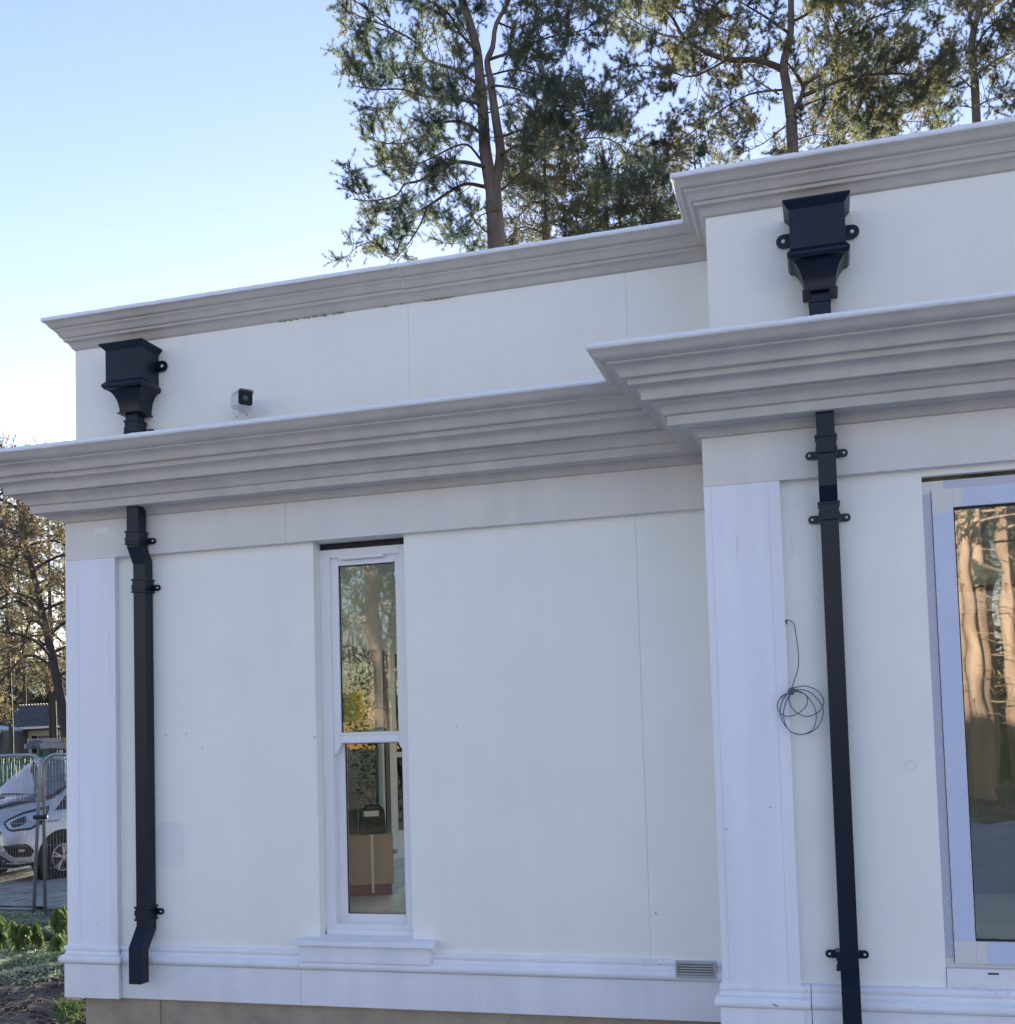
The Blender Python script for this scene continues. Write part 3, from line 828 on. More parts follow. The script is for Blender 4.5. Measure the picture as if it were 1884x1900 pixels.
cb.build('cable_loops', M['cable'], cable, smooth=True)
q = MB(); e_ = Z(318, 288); q.tube([(e_.x-.012, YB+.022, e_.z), (e_.x+.004, YB+.022, e_.z)], [.006, .009], 10); q.build('cable_entry', M['black'], cable)
q = MB(); e_ = Z(372, 985); q.tube([(e_.x-.012, e_.y-.03, e_.z-.004), (e_.x+.012, e_.y-.032, e_.z+.006)], .0055, 8); q.build('tape_wrap', M['cable'], cable, smooth=True)

# ------------------------------------------------------------------ room contents
bx = empty('cardboard_box', (-3.35, 7.9, .5), label='large brown strapped carton standing on the floor inside the sash window', cat='box')
def obox(mb, c, ang, w, d, z0, z1, tilt=0):
    ca, sa = cos(ang), sin(ang)
    f = lambda x, y, z: (c[0]+ca*x-sa*y, c[1]+sa*x+ca*y, z)
    mb.add([f(-w, 0, z0), f(0, 0, z0), f(0, d, z0), f(-w, d, z0), f(-w-tilt, 0, z1), f(tilt, 0, z1), f(tilt, d, z1), f(-w-tilt, d, z1)],
           [(0, 3, 2, 1), (4, 5, 6, 7), (0, 1, 5, 4), (1, 2, 6, 5), (2, 3, 7, 6), (3, 0, 4, 7)])
m = MB(); obox(m, (-3.145, 7.80), R(25), .75, .5, .58, .945, .0); m.build('carton', M['card'], bx, bevel=.006)
m = MB(); obox(m, (-3.175, 7.83), R(25), .70, .45, .499, .58); m.build('carton_base', M['card2'], bx, bevel=.004)
m = MB(); obox(m, (-3.275, 7.735), R(25), .018, .003, .52, .946); m.build('strap', M['strap'], bx)
b2 = empty('black_case', (-3.4, 7.95, .95), label='dark tool case with a pale paper label on top of the carton', cat='case')
m = MB(); obox(m, (-3.22, 7.86), R(25), .20, .26, .947, 1.125, -.012); cs = m.build('case_body', M['blackbox'], b2, bevel=.008)
m = MB(); obox(m, (-3.42, 7.79), R(25), .12, .2, .947, 1.12, 0); m.build('case_side', M['slate'], b2, bevel=.008)
m = MB(); obox(m, (-3.265, 7.829), R(25), .11, .004, 1.075, 1.115, 0); m.build('paper_label', M['paper'], b2)
m = MB(); m.tube([(-3.40, 7.86, 1.12), (-3.38, 7.86, 1.15), (-3.30, 7.90, 1.155), (-3.27, 7.91, 1.125)], .008, 8); m.build('handle', M['black'], b2, smooth=True)
# yellow notices taped inside the panes
def notice(px0, px1, py0, py1, D, label, mirrored=True):
    a = at(px0, py1, 1); dirs = []
    def pl(px, py):
        d = fwd + rt*((px-942)/FPX) - up*((py-1256)/FPX); return Vector((0, 0, CAMZ))+d*(D/d.y)
    A, B, C, Dd = pl(px0, py1+3), pl(px1, py1), pl(px1, py0), pl(px0, py0+3)
    e = empty('notice', A, label=label, cat='notice', group='yellow notices behind the sash window')
    m = MB(); t = Vector((0, .0015, 0)); m.add([A, B, C, Dd, A+t, B+t, C+t, Dd+t], [(0, 1, 2, 3), (7, 6, 5, 4), (0, 4, 5, 1), (1, 5, 6, 2), (2, 6, 7, 3), (3, 7, 4, 0)])
    m.build('sheet', M['yellow'], e)
    W = (B-A).x; H = (Dd-A).z
    # reversed numeral as seen from outside: round ring plus S stroke
    q = MB(); cz = A.z+H*.74; xx = A.x
    q.tube([(xx+W*(.28+.13*cos(a)), D-.002, cz+H*.085*sin(a)) for a in [2*pi*k/14 for k in range(15)]], .0014, 5)
    q.tube([(xx+W*(.58-.12*u), D-.002, cz+H*v) for u, v in ((1, .085), (-.4, .085), (-.6, .04), (.2, .0), (.9, -.04), (.6, -.085), (-.8, -.085))], .0014, 5)
    q.build('numerals', M['ink'], e)
    q = MB()
    for r_, (f0_, f1_) in enumerate(((.1, .85), (.2, .8), (.1, .9), (.15, .75), (.1, .86), (.45, .8))):
        z = A.z+H*(.56-.075*r_); q.box(xx+W*f0_, xx+W*f1_, D-.002, D-.0012, z, z+H*.014)
    q.build('text_lines', M['ink'], e)
notice(634, 662, 1283, 1338, 5.624, 'yellow printed notice inside the glass, nearest the left jamb')
notice(661, 674, 1279, 1333, 5.66, 'dimmer yellow notice just to the right behind the brighter one')

# ------------------------------------------------------------------ ground
def gz(x, y):
    d = math.hypot(x, y)
    s = min(1, max(0, (d-8.5)/5.0)); s = s*s*(3-2*s)
    z = -.35*s
    if y > 0 and x < -3.5:
        z += .02*sin(x*3.1+y*1.7)+.015*sin(x*7.3-y*5.1)
        b = math.exp(-((x+8.3)**2+(y-9.9)**2)/1.6)
    return z - .02
xs = np.concatenate([np.linspace(-400, -30, 14), np.linspace(-27, -14, 14), np.linspace(-13.6, -3.2, 70), np.linspace(-2.5, 14, 12), np.linspace(25, 400, 10)])
ys = np.concatenate([np.linspace(-400, -40, 10), np.linspace(-35, 3.5, 14), np.linspace(4.0, 14.6, 70), np.linspace(15, 30, 12), np.linspace(40, 600, 12)])
m = MB(); nx, ny = len(xs), len(ys)
V = []
for y in ys:
    for x in xs:
        jit = (random.random()-.5)*.03 if (-13.6 < x < -3.2 and 4 < y < 11.4) else 0
        V.append((x, y, gz(x, y)+jit))
F = [(j*nx+i, j*nx+i+1, (j+1)*nx+i+1, (j+1)*nx+i) for j in range(ny-1) for i in range(nx-1)]
m.add(V, F); gr = m.build('ground', M['ground'], smooth=True); tag(gr, kind='structure')
# gravel drive behind the fence
m = MB(); pth = []
for k in range(31):
    x = -40+k*1.2
    y0, y1 = 12.35+(x+10)*-.02, 19.5
    pth.append((x, y0, y1))
vv = []; ff = []
for x, y0, y1 in pth:
    for t in range(7):
        y = y0+(y1-y0)*t/6; vv.append((x, y, -.338))
for i in range(len(pth)-1):
    for t in range(6): a = i*7+t; ff.append((a, a+7, a+8, a+1))
m.add(vv, ff); tag(m.build('driveway', M['gravel'], smooth=True), kind='structure')
# forecourt the photographer stands on, made pale to bounce light on the facade
m = MB(); vv = []; ff = []
gx = np.linspace(-22, 24, 50); gy = np.linspace(-15.0, 4.9, 30)
for y in gy:
    for x in gx: vv.append((x, y, gz(x, y)+.055))
for j in range(29):
    for i in range(49): a = j*50+i; ff.append((a, a+1, a+51, a+50))
m.add(vv, ff); tag(m.build('forecourt', M['forecourt'], smooth=True), kind='structure')


# numpy scatter of small blades / leaves ---------------------------------
def scatter_mesh(name, P, N, L, W, material, parent=None, o0=(0, 0, 0), droop=0.0, quad=False):
    """P base points, N directions (unit), L lengths, W widths: one narrow triangle (or kite) each"""
    P = P-np.array(o0)
    n = len(P)
    a = rng.normal(size=(n, 3)); s = np.cross(N, a); s /= np.linalg.norm(s, axis=1)[:, None]+1e-9
    if quad:
        mid = P+N*(L*.45)[:, None]; tip = P+N*L[:, None]; tip[:, 2] -= droop*L
        v = np.stack([P, mid+s*(W/2)[:, None], tip, mid-s*(W/2)[:, None]], 1).reshape(-1, 3); k = 4
    else:
        tip = P+N*L[:, None]; tip[:, 2] -= droop*L
        v = np.stack([P+s*(W/2)[:, None], tip, P-s*(W/2)[:, None]], 1).reshape(-1, 3); k = 3
    me = bpy.data.meshes.new(name)
    me.vertices.add(n*k); me.vertices.foreach_set('co', v.astype(np.float32).ravel())
    me.loops.add(n*k); me.loops.foreach_set('vertex_index', np.arange(n*k, dtype=np.int32))
    me.polygons.add(n); me.polygons.foreach_set('loop_start', (np.arange(n)*k).astype(np.int32))
    try: me.polygons.foreach_set('loop_total', np.full(n, k, np.int32))
    except Exception: pass
    me.update(calc_edges=True)
    return link(name, me, parent, material)


def unit(a): return a/(np.linalg.norm(a, axis=1)[:, None]+1e-9)


def zone(px0, px1, py0, py1, n, zoff=0.0):
    """random ground points that fall in a photo window, placed by walking the ray to the ground"""
    out = []
    for _ in range(n):
        px, py = px0+(px1-px0)*random.random(), py0+(py1-py0)*random.random()
        d = fwd + rt*((px-942)/FPX) - up*((py-1256)/FPX)
        z = -.05
        for _k in range(6):
            t = (z-CAMZ)/d.z; q = d*t; z = gz(q.x, q.y)
        out.append((q.x, q.y, z+zoff))
    return np.array(out)


def clumpy(P, f=1.1, th=0.0):
    v = np.sin(P[:, 0]*2.3*f+1.3)*np.cos(P[:, 1]*1.9*f)+.6*np.sin(P[:, 0]*5.1*f+P[:, 1]*4.3*f)
    return P[v > th]


# grass and weeds on the bank to the left of the house
P_ = np.stack([rng.uniform(-11.2, -4.3, 120000), rng.uniform(6.4, 11.9, 120000), np.zeros(120000)], 1)
keep = (np.abs(P_[:, 1]+P_[:, 0]*1.05-1.3) < 3.2)
P_ = P_[keep]
fade = np.clip((np.hypot(P_[:, 0], P_[:, 1])-8.6)/1.6, 0.02, 1)
P_ = P_[rng.random(len(P_)) < fade]
P_[:, 2] = [gz(a, b) for a, b, _ in P_]
N_ = unit(rng.normal(size=(len(P_), 3))*[1, 1, .3]+[0, 0, .75])
L_ = rng.uniform(.025, .08, len(P_)); W_ = rng.uniform(.005, .011, len(P_))
o = scatter_mesh('grass', P_, N_, L_, W_, M['grass'], droop=.3); tag(o, 'frosted rough grass covering the bank beside the house corner', 'grass', kind='stuff')
Q_ = clumpy(P_, 1.1, .35); sel = rng.random(len(Q_)) < .5; Q_ = Q_[sel]
Q_ = Q_+rng.normal(size=Q_.shape)*[.02, .02, .0]+[0, 0, .02]
N_ = unit(rng.normal(size=(len(Q_), 3))*[1, 1, .25]+[0, 0, .35])
o = scatter_mesh('weeds', Q_, N_, rng.uniform(.025, .06, len(Q_)), rng.uniform(.010, .026, len(Q_)), M['leaf_frost'], droop=.35, quad=True)
tag(o, 'low frosted leafy weeds growing through the rough grass', 'weeds', kind='stuff')
# soil clods and pebbles near the corner
m = MB()
for k in range(9000):
    x, y = random.uniform(-7.6, -4.05), random.uniform(5.2, 8.2)
    if abs(y+x*1.05-.9) > 1.8: continue
    s_ = .003+.020*random.random()**5; z = gz(x, y); ph = random.random()*6
    lo = [(x+s_*random.uniform(.8, 1.5)*cos(a+ph), y+s_*random.uniform(.8, 1.5)*sin(a+ph), z-.004) for a in (0, 1.05, 2.1, 3.14, 4.2, 5.2)]
    hi = [(x+(px-x)*.6, y+(py-y)*.6, z+s_*random.uniform(.4, .75)) for px, py, _ in lo]
    m.add(lo+hi, [(i, (i+1) % 6, (i+1) % 6+6, i+6) for i in range(6)]+[(6, 7, 8, 9, 10, 11)])
tag(m.build('soil_clods', M['soil']), 'dark loose soil clods at the foot of the house corner', 'soil', kind='stuff')
m = MB()
for k in range(260):
    x, y = random.uniform(-7.2, -4.05), random.uniform(5.2, 8.0); s = .002+.005*random.random()**2; z = gz(x, y)+.010
    ps = [(x+s*random.uniform(.6, 1.2)*cos(a), y+s*random.uniform(.6, 1.2)*sin(a), z) for a in (0, 1.05, 2.1, 3.14, 4.2, 5.2)]
    m.add(ps+[(x, y, z+s*.7)], [(i, (i+1) % 6, 6) for i in range(6)])
tag(m.build('pebbles', M['frost']), 'scattered pale pebbles and frost chips on the bare soil', 'pebbles', kind='stuff')
# tuft near plinth
tuft = zone(105, 150, 1862, 1895, 260)
o = scatter_mesh('grass', tuft, unit(rng.normal(size=(len(tuft), 3))*[1, 1, .2]+[0, 0, .8]), rng.uniform(.05, .14, len(tuft)), rng.uniform(.005, .01, len(tuft)), M['leaf'], droop=.25)
tag(o, 'small green grass tuft against the exposed footing', 'grass', kind='stuff')


# drooping leafy plants -----------------------------------------------
def leafy_plant(px, py, D, h, n, label, seed):
    r = np.random.default_rng(seed)
    b = at(px, py, D)
    b.z = gz(b.x, b.y)
    e = empty('leafy_plant', b, label=label, cat='plant', group='drooping leafy plants by the fence')
    m = MB()
    stems = []
    for k in range(3):
        a = r.uniform(0, 6.28); sp = .05+.06*r.random()
        pts = [b+Vector((cos(a)*sp*t, sin(a)*sp*t, h*(t**.8)*(.8+.2*r.random()))) for t in (0, .35, .7, 1)]
        stems.append(pts); m.tube(pts, [.007, .006, .005, .003], 5)
    m.build('stem', M['leaf'], e)
    P = []; N = []; L = []
    for pts in stems:
        for k in range(n):
            t = .25+.75*r.random(); i = min(2, int(t*3)); f = t*3-i
            q = pts[i].lerp(pts[i+1], f); a = r.uniform(0, 6.28)
            P.append(q); N.append((cos(a)*.75, sin(a)*.75, -.15-.9*r.random())); L.append(.045+.06*r.random())
    P = np.array(P); N = unit(np.array(N)); L = np.array(L)
    scatter_mesh('leaves', P, N, L, L*.42, M['leaf'], e, o0=b, quad=True, droop=.4)


for i, (px, py, D, h, n, lb) in enumerate(((8, 1712, 11.2, .50, 66, 'drooping dark green leafy plant at the left edge before the fence'),
        (36, 1722, 10.9, .44, 60, 'yellowish drooping leafy plant left of the leaning fence post'),
        (74, 1705, 11.2, .36, 45, 'short yellow-green drooping plant between the two fence posts'),
        (112, 1708, 11.3, .52, 66, 'tall drooping plant beside the pilaster, right of both fence posts'),
        (96, 1738, 10.4, .26, 60, 'low spreading yellowish plant next to the pilaster edge'))):
    leafy_plant(px, py, D, h*.8, n, lb, 40+i)
m = MB(); a = at(48, 1716, 11.6); b = at(118, 1703, 11.7); a.z = gz(a.x, a.y)+.07; b.z = gz(b.x, b.y)+.07; c = (a+b)/2
m.tube([a, c+Vector((0, 0, .02)), b], .035, 8); tag(m.build('fallen_branch', M['bark_grey'], smooth=True), 'dark fallen branch lying behind the plants near the fence', 'branch')

# ------------------------------------------------------------------ trees
def poly(pts, radii, n=7):
    m = MB(); m.tube(pts, radii, n, False); return m


def resample(pts, k):
    pts = [Vector(p) for p in pts]
    return smoothpts(pts, k)


class Tree:
    def __init__(s, seed):
        s.r = np.random.default_rng(seed); s.wood = MB(); s.limb = MB(); s.tp = []; s.td = []
    def branch(s, pts, r0, r1, mb=None, n=6):
        k = len(pts); (mb or s.limb).tube(pts, [r0+(r1-r0)*(i/(k-1))**.8 for i in range(k)], n, False)
    def rv(s): return Vector(s.r.normal(size=3))
    def grow(s, pts, r0, start=.2, nsec=10, sec=1.6, ntw=7, tw=.55, up_=.25, minr=.010):
        ntw = int(ntw*1.35); tw *= .80
        """limb along pts with secondary branches and twigs that carry needle tufts"""
        pts = resample(pts, 4); L = sum((pts[i+1]-pts[i]).length for i in range(len(pts)-1))
        s.branch(pts, r0, max(minr, r0*.22), n=6)
        for k in range(nsec):
            t = start+(1-start)*((k+s.r.random())/nsec); i = min(len(pts)-2, int(t*(len(pts)-1)))
            q = pts[i].lerp(pts[i+1], t*(len(pts)-1)-i); d = (pts[i+1]-pts[i]).normalized()
            side = d.cross(s.rv()).normalized()
            v = (d*.55+side*.95+Vector((0, 0, up_))).normalized()
            l2 = sec*(.45+.75*s.r.random())*(1.05-.45*t)
            p1 = q+v*l2*.5+s.rv()*l2*.06; v2 = (v+s.rv()*.3+Vector((0, 0, up_*.6))).normalized(); p2 = p1+v2*l2*.5
            rr_ = max(.010, r0*.28*(1-.5*t)); s.branch([q, q+v*l2*.25+s.rv()*l2*.03, p1, p2], rr_, .006, n=4)
            for j in range(ntw):
                u = .42+.58*(j+s.r.random())/ntw
                w0 = q.lerp(p1, u*2) if u < .5 else p1.lerp(p2, u*2-1)
                tv = (v2*.55+s.rv()*.62+Vector((0, 0, up_*.8))).normalized(); l3 = tw*(.5+.8*s.r.random())
                e1 = w0+tv*l3*.55; e2 = e1+(tv+s.rv()*.35+Vector((0, 0, .2))).normalized()*l3*.45
                s.limb.tube([w0, e1, e2], [.006, .005, .003], 3, False)
                for a_, b_, n_ in ((w0, e1, 2), (e1, e2, 3)):
                    for z in range(n_):
                        f = (z+s.r.random())/n_; s.tp.append(a_.lerp(b_, f)); s.td.append((b_-a_).normalized())
    def tufts(s, name, parent, material, nb=9, L=.10, W=.017, spread=.8, o0=None):
        if not s.tp: return
        P = np.repeat(np.array([tuple(p) for p in s.tp]), nb, 0); D = np.repeat(np.array([tuple(p) for p in s.td]), nb, 0)
        N = unit(D*.55+s.r.normal(size=P.shape)*spread)
        P = P+s.r.normal(size=P.shape)*.012
        n = len(P)
        return scatter_mesh(name, P, N, L*(.6+.7*s.r.random(n)), W*(.7+.6*s.r.random(n)), material, parent, o0=o0)
    def finish(s, root, bark, needle, nb=9, L=.10, W=.017, limb_mat=None):
        s.wood.build('trunk', bark, root, smooth=True)
        if s.limb.v: s.limb.build('branches', limb_mat or bark, root, smooth=True)
        s.tufts('crown', root, needle, nb, L, W, o0=tuple(root.location))


TREES = 'pine trees standing behind the house'
# main pine: limbs traced, each given its own direction in depth
DM = 26.0
zt = lambda x, y, D=DM: at(600+x*.345, y*.345, D)
base = zt(935, 1900); foot = Vector((base.x+.1, base.y, -.4))
T = Tree(11)
pine = empty('pine_tree', foot, label='tallest pine with forked rusty trunk rising behind the left roof', cat='tree', group=TREES)
low = [foot, foot.lerp(zt(932, 1330), .5)+Vector((.05, 0, 0)), zt(932, 1320), zt(920, 1150), zt(915, 1020), zt(905, 960)]
T.wood.tube(resample(low, 4), [.225-.0026*i for i in range(len(resample(low, 4)))], 10, False)
ls = resample([zt(905, 1010), zt(885, 900), zt(868, 780), zt(862, 650), zt(852, 520), zt(840, 400), zt(825, 260), zt(780, 100), zt(750, 0), zt(730, -150), zt(735, -330)], 3)
T.wood.tube(ls, [.160-.0030*i for i in range(len(ls))], 8, False)
rs_ = resample([zt(920, 1010, 26.1), zt(945, 900, 26.1), zt(952, 800), zt(930, 650), zt(912, 520), zt(900, 430), zt(882, 330), zt(912, 250), zt(930, 130), zt(1000, 0), zt(1040, -150), zt(1050, -300)], 3)
T.wood.tube(rs_, [.135-.0034*i for i in range(len(rs_))], 8, False)
limbs = [([(850, 1000), (760, 990), (650, 1050), (560, 1110), (420, 1190), (300, 1280), (170, 1330)], .09, 1.2, 16),
         ([(560, 1110), (520, 1210), (450, 1320), (380, 1400)], .04, .3, 6),
         ([(845, 890), (740, 870), (640, 900), (520, 970), (440, 990), (390, 1050), (260, 1080), (160, 1070)], .085, -1.0, 15),
         ([(850, 860), (780, 780), (700, 790), (600, 840), (480, 890), (340, 900)], .06, -.4, 10),
         ([(840, 710), (760, 660), (660, 655), (580, 700), (480, 760), (330, 770), (200, 720)], .085, 1.0, 16),
         ([(825, 555), (700, 530), (560, 520), (420, 480), (280, 480), (160, 460)], .075, -.8, 15),
         ([(815, 440), (700, 370), (560, 320), (500, 230), (380, 160), (260, 110), (120, 60)], .09, .5, 17),
         ([(560, 320), (480, 390), (380, 420), (230, 400), (140, 340)], .045, .9, 10),
         ([(820, 270), (740, 180), (680, 80), (580, 10), (500, -60), (380, -150)], .08, -1.2, 13),
         ([(800, 200), (760, 60), (690, -120), (560, -280)], .06, 1.2, 10),
         ([(380, 160), (250, 60), (160, 0), (60, -30)], .04, .6, 8),
         ([(960, 1020), (1060, 930), (1150, 860), (1220, 800), (1350, 700), (1480, 660)], .06, 1.3, 12),
         ([(975, 820), (1060, 780), (1180, 790), (1320, 760), (1500, 740), (1620, 790)], .06, -1.0, 15),
         ([(950, 740), (1060, 700), (1180, 660), (1320, 620), (1500, 580), (1660, 640)], .06, .8, 15),
         ([(930, 460), (1050, 480), (1150, 530), (1260, 570), (1420, 560), (1580, 590)], .06, -1.5, 15),
         ([(910, 400), (1030, 375), (1150, 400), (1280, 440), (1450, 490)], .05, 1.6, 13),
         ([(920, 310), (1040, 270), (1120, 230), (1250, 190), (1400, 160), (1480, 110)], .07, -.7, 13),
         ([(940, 120), (1030, 150), (1150, 110), (1300, 60), (1450, 40)], .05, 1.1, 12),
         ([(990, 0), (1100, -40), (1250, -60), (1380, -40)], .05, -.6, 9),
         ([(1040, -150), (1180, -200), (1350, -220)], .05, .6, 8),
         ([(740, -80), (600, -160), (420, -190)], .05, .6, 8), ([(735, -250), (600, -330), (470, -340)], .04, .8, 8), ([(733, -310), (790, -400), (820, -470)], .04, -.5, 7), ([(733, -300), (690, -420)], .03, .5, 6),
         ([(1050, -250), (1180, -330), (1290, -350)], .04, .8, 8), ([(1050, -290), (970, -380), (930, -430)], .04, -.6, 7), ([(1050, -280), (1090, -400)], .03, .4, 6),
         ([(870, 1240), (800, 1180), (740, 1230), (690, 1330)], .03, -.8, 4),
         ([(860, 1150), (780, 1240), (760, 1330)], .03, .6, 4),
         ([(850, 620), (800, 560), (720, 440), (640, 400)], .04, -2.0, 7),
         ([(905, 600), (1000, 560), (1080, 600), (1180, 700)], .04, 2.2, 7)]
LST = [(905, 1010), (885, 900), (868, 780), (862, 650), (852, 520), (840, 400), (825, 260), (780, 100), (750, 0), (730, -150), (735, -330)]
RST = [(920, 1010), (945, 900), (952, 800), (930, 650), (912, 520), (900, 430), (882, 330), (912, 250), (930, 130), (1000, 0), (1040, -150)]
def axis_x(tab, y): return float(np.interp(-y, [-b for a, b in tab], [a for a, b in tab]))
for pts, r0, dz, ns in limbs:
    x_, y_ = pts[0]
    for tab in (LST, RST):
        if y_ < 1010 and abs(axis_x(tab, y_)-x_) < 75: pts = [(axis_x(tab, y_+12), y_+12)]+pts; break
    else:
        if y_ >= 1010 and abs(x_-910) < 90: pts = [(915, y_+10)]+pts
    n = len(pts); T.grow([zt(x, y, DM+dz*(i/(n-1))*1.2) for i, (x, y) in enumerate(pts)], r0*.62, .22, int(ns*1.6), 1.10, 9, .45, .25)
T.finish(pine, M['bark'], M['needle'], 22, .085, .0065, limb_mat=M['branch'])

# second pine, right of the first, big spreading limbs
D2 = 33.0
z2 = lambda x, y, D=D2: at(1100+x*.416, y*.416, D)
b = z2(890, 1500); foot = Vector((b.x, b.y, -.4))
T = Tree(12)
p2 = empty('pine_tree', foot, label='broad pine whose thick limb sweeps left above the higher cornice', cat='tree', group=TREES)
low = resample([foot, foot.lerp(z2(892, 660), .5), z2(892, 660), z2(884, 520), z2(868, 400), z2(852, 290), z2(878, 180), z2(885, 60), z2(880, -120), z2(870, -260)], 3)
T.wood.tube(low, [.20-.0050*i for i in range(len(low))], 9, False)
limbs = [([(850, 310), (740, 270), (600, 265), (500, 230), (410, 170), (350, 70), (270, 0), (180, -60)], .15, 1.5, 22),
         ([(600, 265), (500, 320), (420, 340), (300, 300), (200, 290)], .06, -1.2, 12),
         ([(410, 170), (300, 150), (180, 90), (90, 40)], .06, 1, 12),
         ([(890, 510), (940, 400), (900, 320), (860, 270)], .12, -.3, 3),
         ([(935, 430), (1030, 390), (1130, 350), (1250, 330), (1400, 330), (1560, 360)], .10, -1.5, 20),
         ([(1020, 320), (1080, 230), (1100, 150), (1040, 0), (1060, -120)], .09, 1.2, 16),
         ([(940, 380), (1020, 330), (1040, 300), (1140, 240), (1290, 200), (1450, 190)], .07, 1.8, 18),
         ([(850, 400), (700, 420), (560, 500), (430, 600), (350, 640)], .05, .8, 14),
         ([(860, 560), (760, 640), (640, 690)], .03, -.8, 7),
         ([(920, 480), (1050, 440), (1180, 520), (1310, 540), (1240, 600)], .06, .5, 14),
         ([(920, 620), (1000, 600), (1100, 620)], .03, -1, 6),
         ([(880, 150), (780, 80), (680, 20), (560, -60)], .07, -1.4, 14),
         ([(700, 150), (560, 120), (450, 60)], .04, 1.4, 9),
         ([(880, 100), (960, 60), (1020, 0), (1100, -60)], .07, -.5, 12),
         ([(1100, 150), (1250, 80), (1380, 40), (1520, 20)], .05, .6, 14),
         ([(830, 420), (700, 330), (620, 200)], .04, 2.2, 10),
         ([(1180, 340), (1300, 420), (1420, 470), (1560, 460)], .05, -.8, 13),
         ([(600, 60), (480, 0), (380, -40)], .04, 1.0, 8)]
for pts, r0, dz, ns in limbs:
    n = len(pts); T.grow([z2(x, y, D2+dz*(i/(n-1))*1.6) for i, (x, y) in enumerate(pts)], r0*.75, .2, int(ns*1.75), 1.38, 9, .52, .18)
T.finish(p2, M['bark'], M['needle_gold'], 25, .10, .0085, limb_mat=M['branch'])

# third pine at the right edge
D3 = 36.0
z3 = lambda x, y, D=D3: at(1100+x*.416, y*.416, D)
b = z3(1712, 1400); foot = Vector((b.x, b.y, -.4))
T = Tree(13)
p3 = empty('pine_tree', foot, label='slender pine at the right edge of the view above the cornice', cat='tree', group=TREES)
low = resample([foot, foot.lerp(z3(1712, 520), .5), z3(1712, 520), z3(1700, 330), z3(1692, 180), z3(1720, 60), z3(1745, -60), z3(1750, -200)], 3)
T.wood.tube(low, [.16-.0045*i for i in range(len(low))], 8, False)
for pts, r0, dz, ns in [([(1715, 330), (1780, 280), (1880, 230), (2000, 180)], .07, 1, 16), ([(1695, 250), (1760, 130), (1880, 60), (2000, 30)], .07, -1, 16),
                        ([(1690, 180), (1680, 60), (1600, -40)], .06, 1, 12), ([(1710, 480), (1780, 440), (1890, 430)], .04, -.5, 9),
                        ([(1700, 400), (1620, 330), (1540, 300)], .04, .5, 10), ([(1740, 0), (1850, -60), (1980, -80)], .05, .6, 12), ([(1700, 480), (1600, 470), (1520, 500)], .03, .5, 8)]:
    n = len(pts); T.grow([z3(x, y, D3+dz*(i/(n-1))*1.6) for i, (x, y) in enumerate(pts)], r0*.75, .15, int(ns*1.6), 1.6, 9, .6, .15)
T.finish(p3, M['bark'], M['needle_gold'], 24, .10, .009, limb_mat=M['branch'])


def auto_pine(name, foot, H, crown0, width, seed, label, barkm, needle, nl=22, nsec=9, group=TREES, r0=.18, nb=14, L=.11, W=.009, lean=(0, 0), droop=.1, sec=1.2, low_r=1.0, top_taper=.35, ntw=6, tw=.5, cat='tree'):
    T = Tree(seed); foot = Vector(foot)
    e = empty(name, foot, label=label, cat=cat, group=group)
    pts = [foot+Vector((lean[0]*t+.12*sin(t*5+seed), lean[1]*t+.12*cos(t*4+seed), H*t)) for t in [k/8 for k in range(9)]]
    T.wood.tube(pts, [r0*(1-.8*(k/8)) for k in range(9)], 9, False)
    for k in range(nl):
        t = (k+.5*T.r.random())/nl; z = crown0+(1-crown0)*t; i = min(7, int(z*8)); q = pts[i].lerp(pts[i+1], z*8-i)
        a = k*2.4+T.r.random()*.8; wl = width*(low_r+(1-low_r)*min(1, t*2.5))*(1-(1-top_taper)*t**1.6)*(.65+.5*T.r.random())
        v = Vector((cos(a), sin(a), 0)); up_ = .35*(1-t)+.1 if droop >= 0 else 0
        T.grow([q, q+v*wl*.35+Vector((0, 0, wl*.10*(1 if droop < .3 else 0))), q+v*wl*.7+Vector((0, 0, -wl*droop*.6))+T.rv()*.12, q+v*wl+Vector((0, 0, -wl*droop))+T.rv()*.15], r0*.26, .2, nsec, sec, ntw, tw, .2 if droop < .3 else -.15)
    T.finish(e, barkm, needle, nb, L, W, limb_mat=M['branch'] if barkm is M['bark'] else None)
    return e


# small pines between the two
f = at(1040, 1400, 34); auto_pine('pine_tree', (f.x, f.y, -.4), at(1035, 215, 34).z+.4, .70, 2.4, 21, 'smaller bushy pine right behind the forked trunk, low on the roofline', M['bark'], M['needle_gold'], 34, 12, nb=13, r0=.16, sec=1.3)
f = at(1178, 1400, 38); auto_pine('pine_tree', (f.x, f.y, -.4), at(1165, 268, 38).z+.4, .76, 2.3, 22, 'short dense pine filling the gap left of the higher cornice corner', M['bark'], M['needle'], 32, 12, nb=14, r0=.14, sec=1.2)
f = at(1242, 1400, 36); auto_pine('pine_tree', (f.x, f.y, -.4), at(1240, 282, 36).z+.4, .80, 1.9, 25, 'low dark pine crown just left of the higher cornice corner', M['bark'], M['needle'], 20, 9, nb=10, r0=.12, sec=1.1)
f = at(1330, 1400, 44); auto_pine('pine_tree', (f.x, f.y, -.4), at(1330, 215, 44).z+.4, .72, 3.0, 23, 'distant pine crown seen through the limbs above the higher roof', M['bark'], M['needle_gold'], 24, 10, nb=10, r0=.16, sec=1.5, L=.13, W=.012)
f = at(1640, 1400, 46); auto_pine('pine_tree', (f.x, f.y, -.4), at(1640, 60, 46).z+.4, .70, 4.5, 24, 'far pine crown between the broad pine and the right edge', M['bark'], M['needle_gold'], 30, 12, nb=12, r0=.2, sec=1.9, L=.13, W=.013)

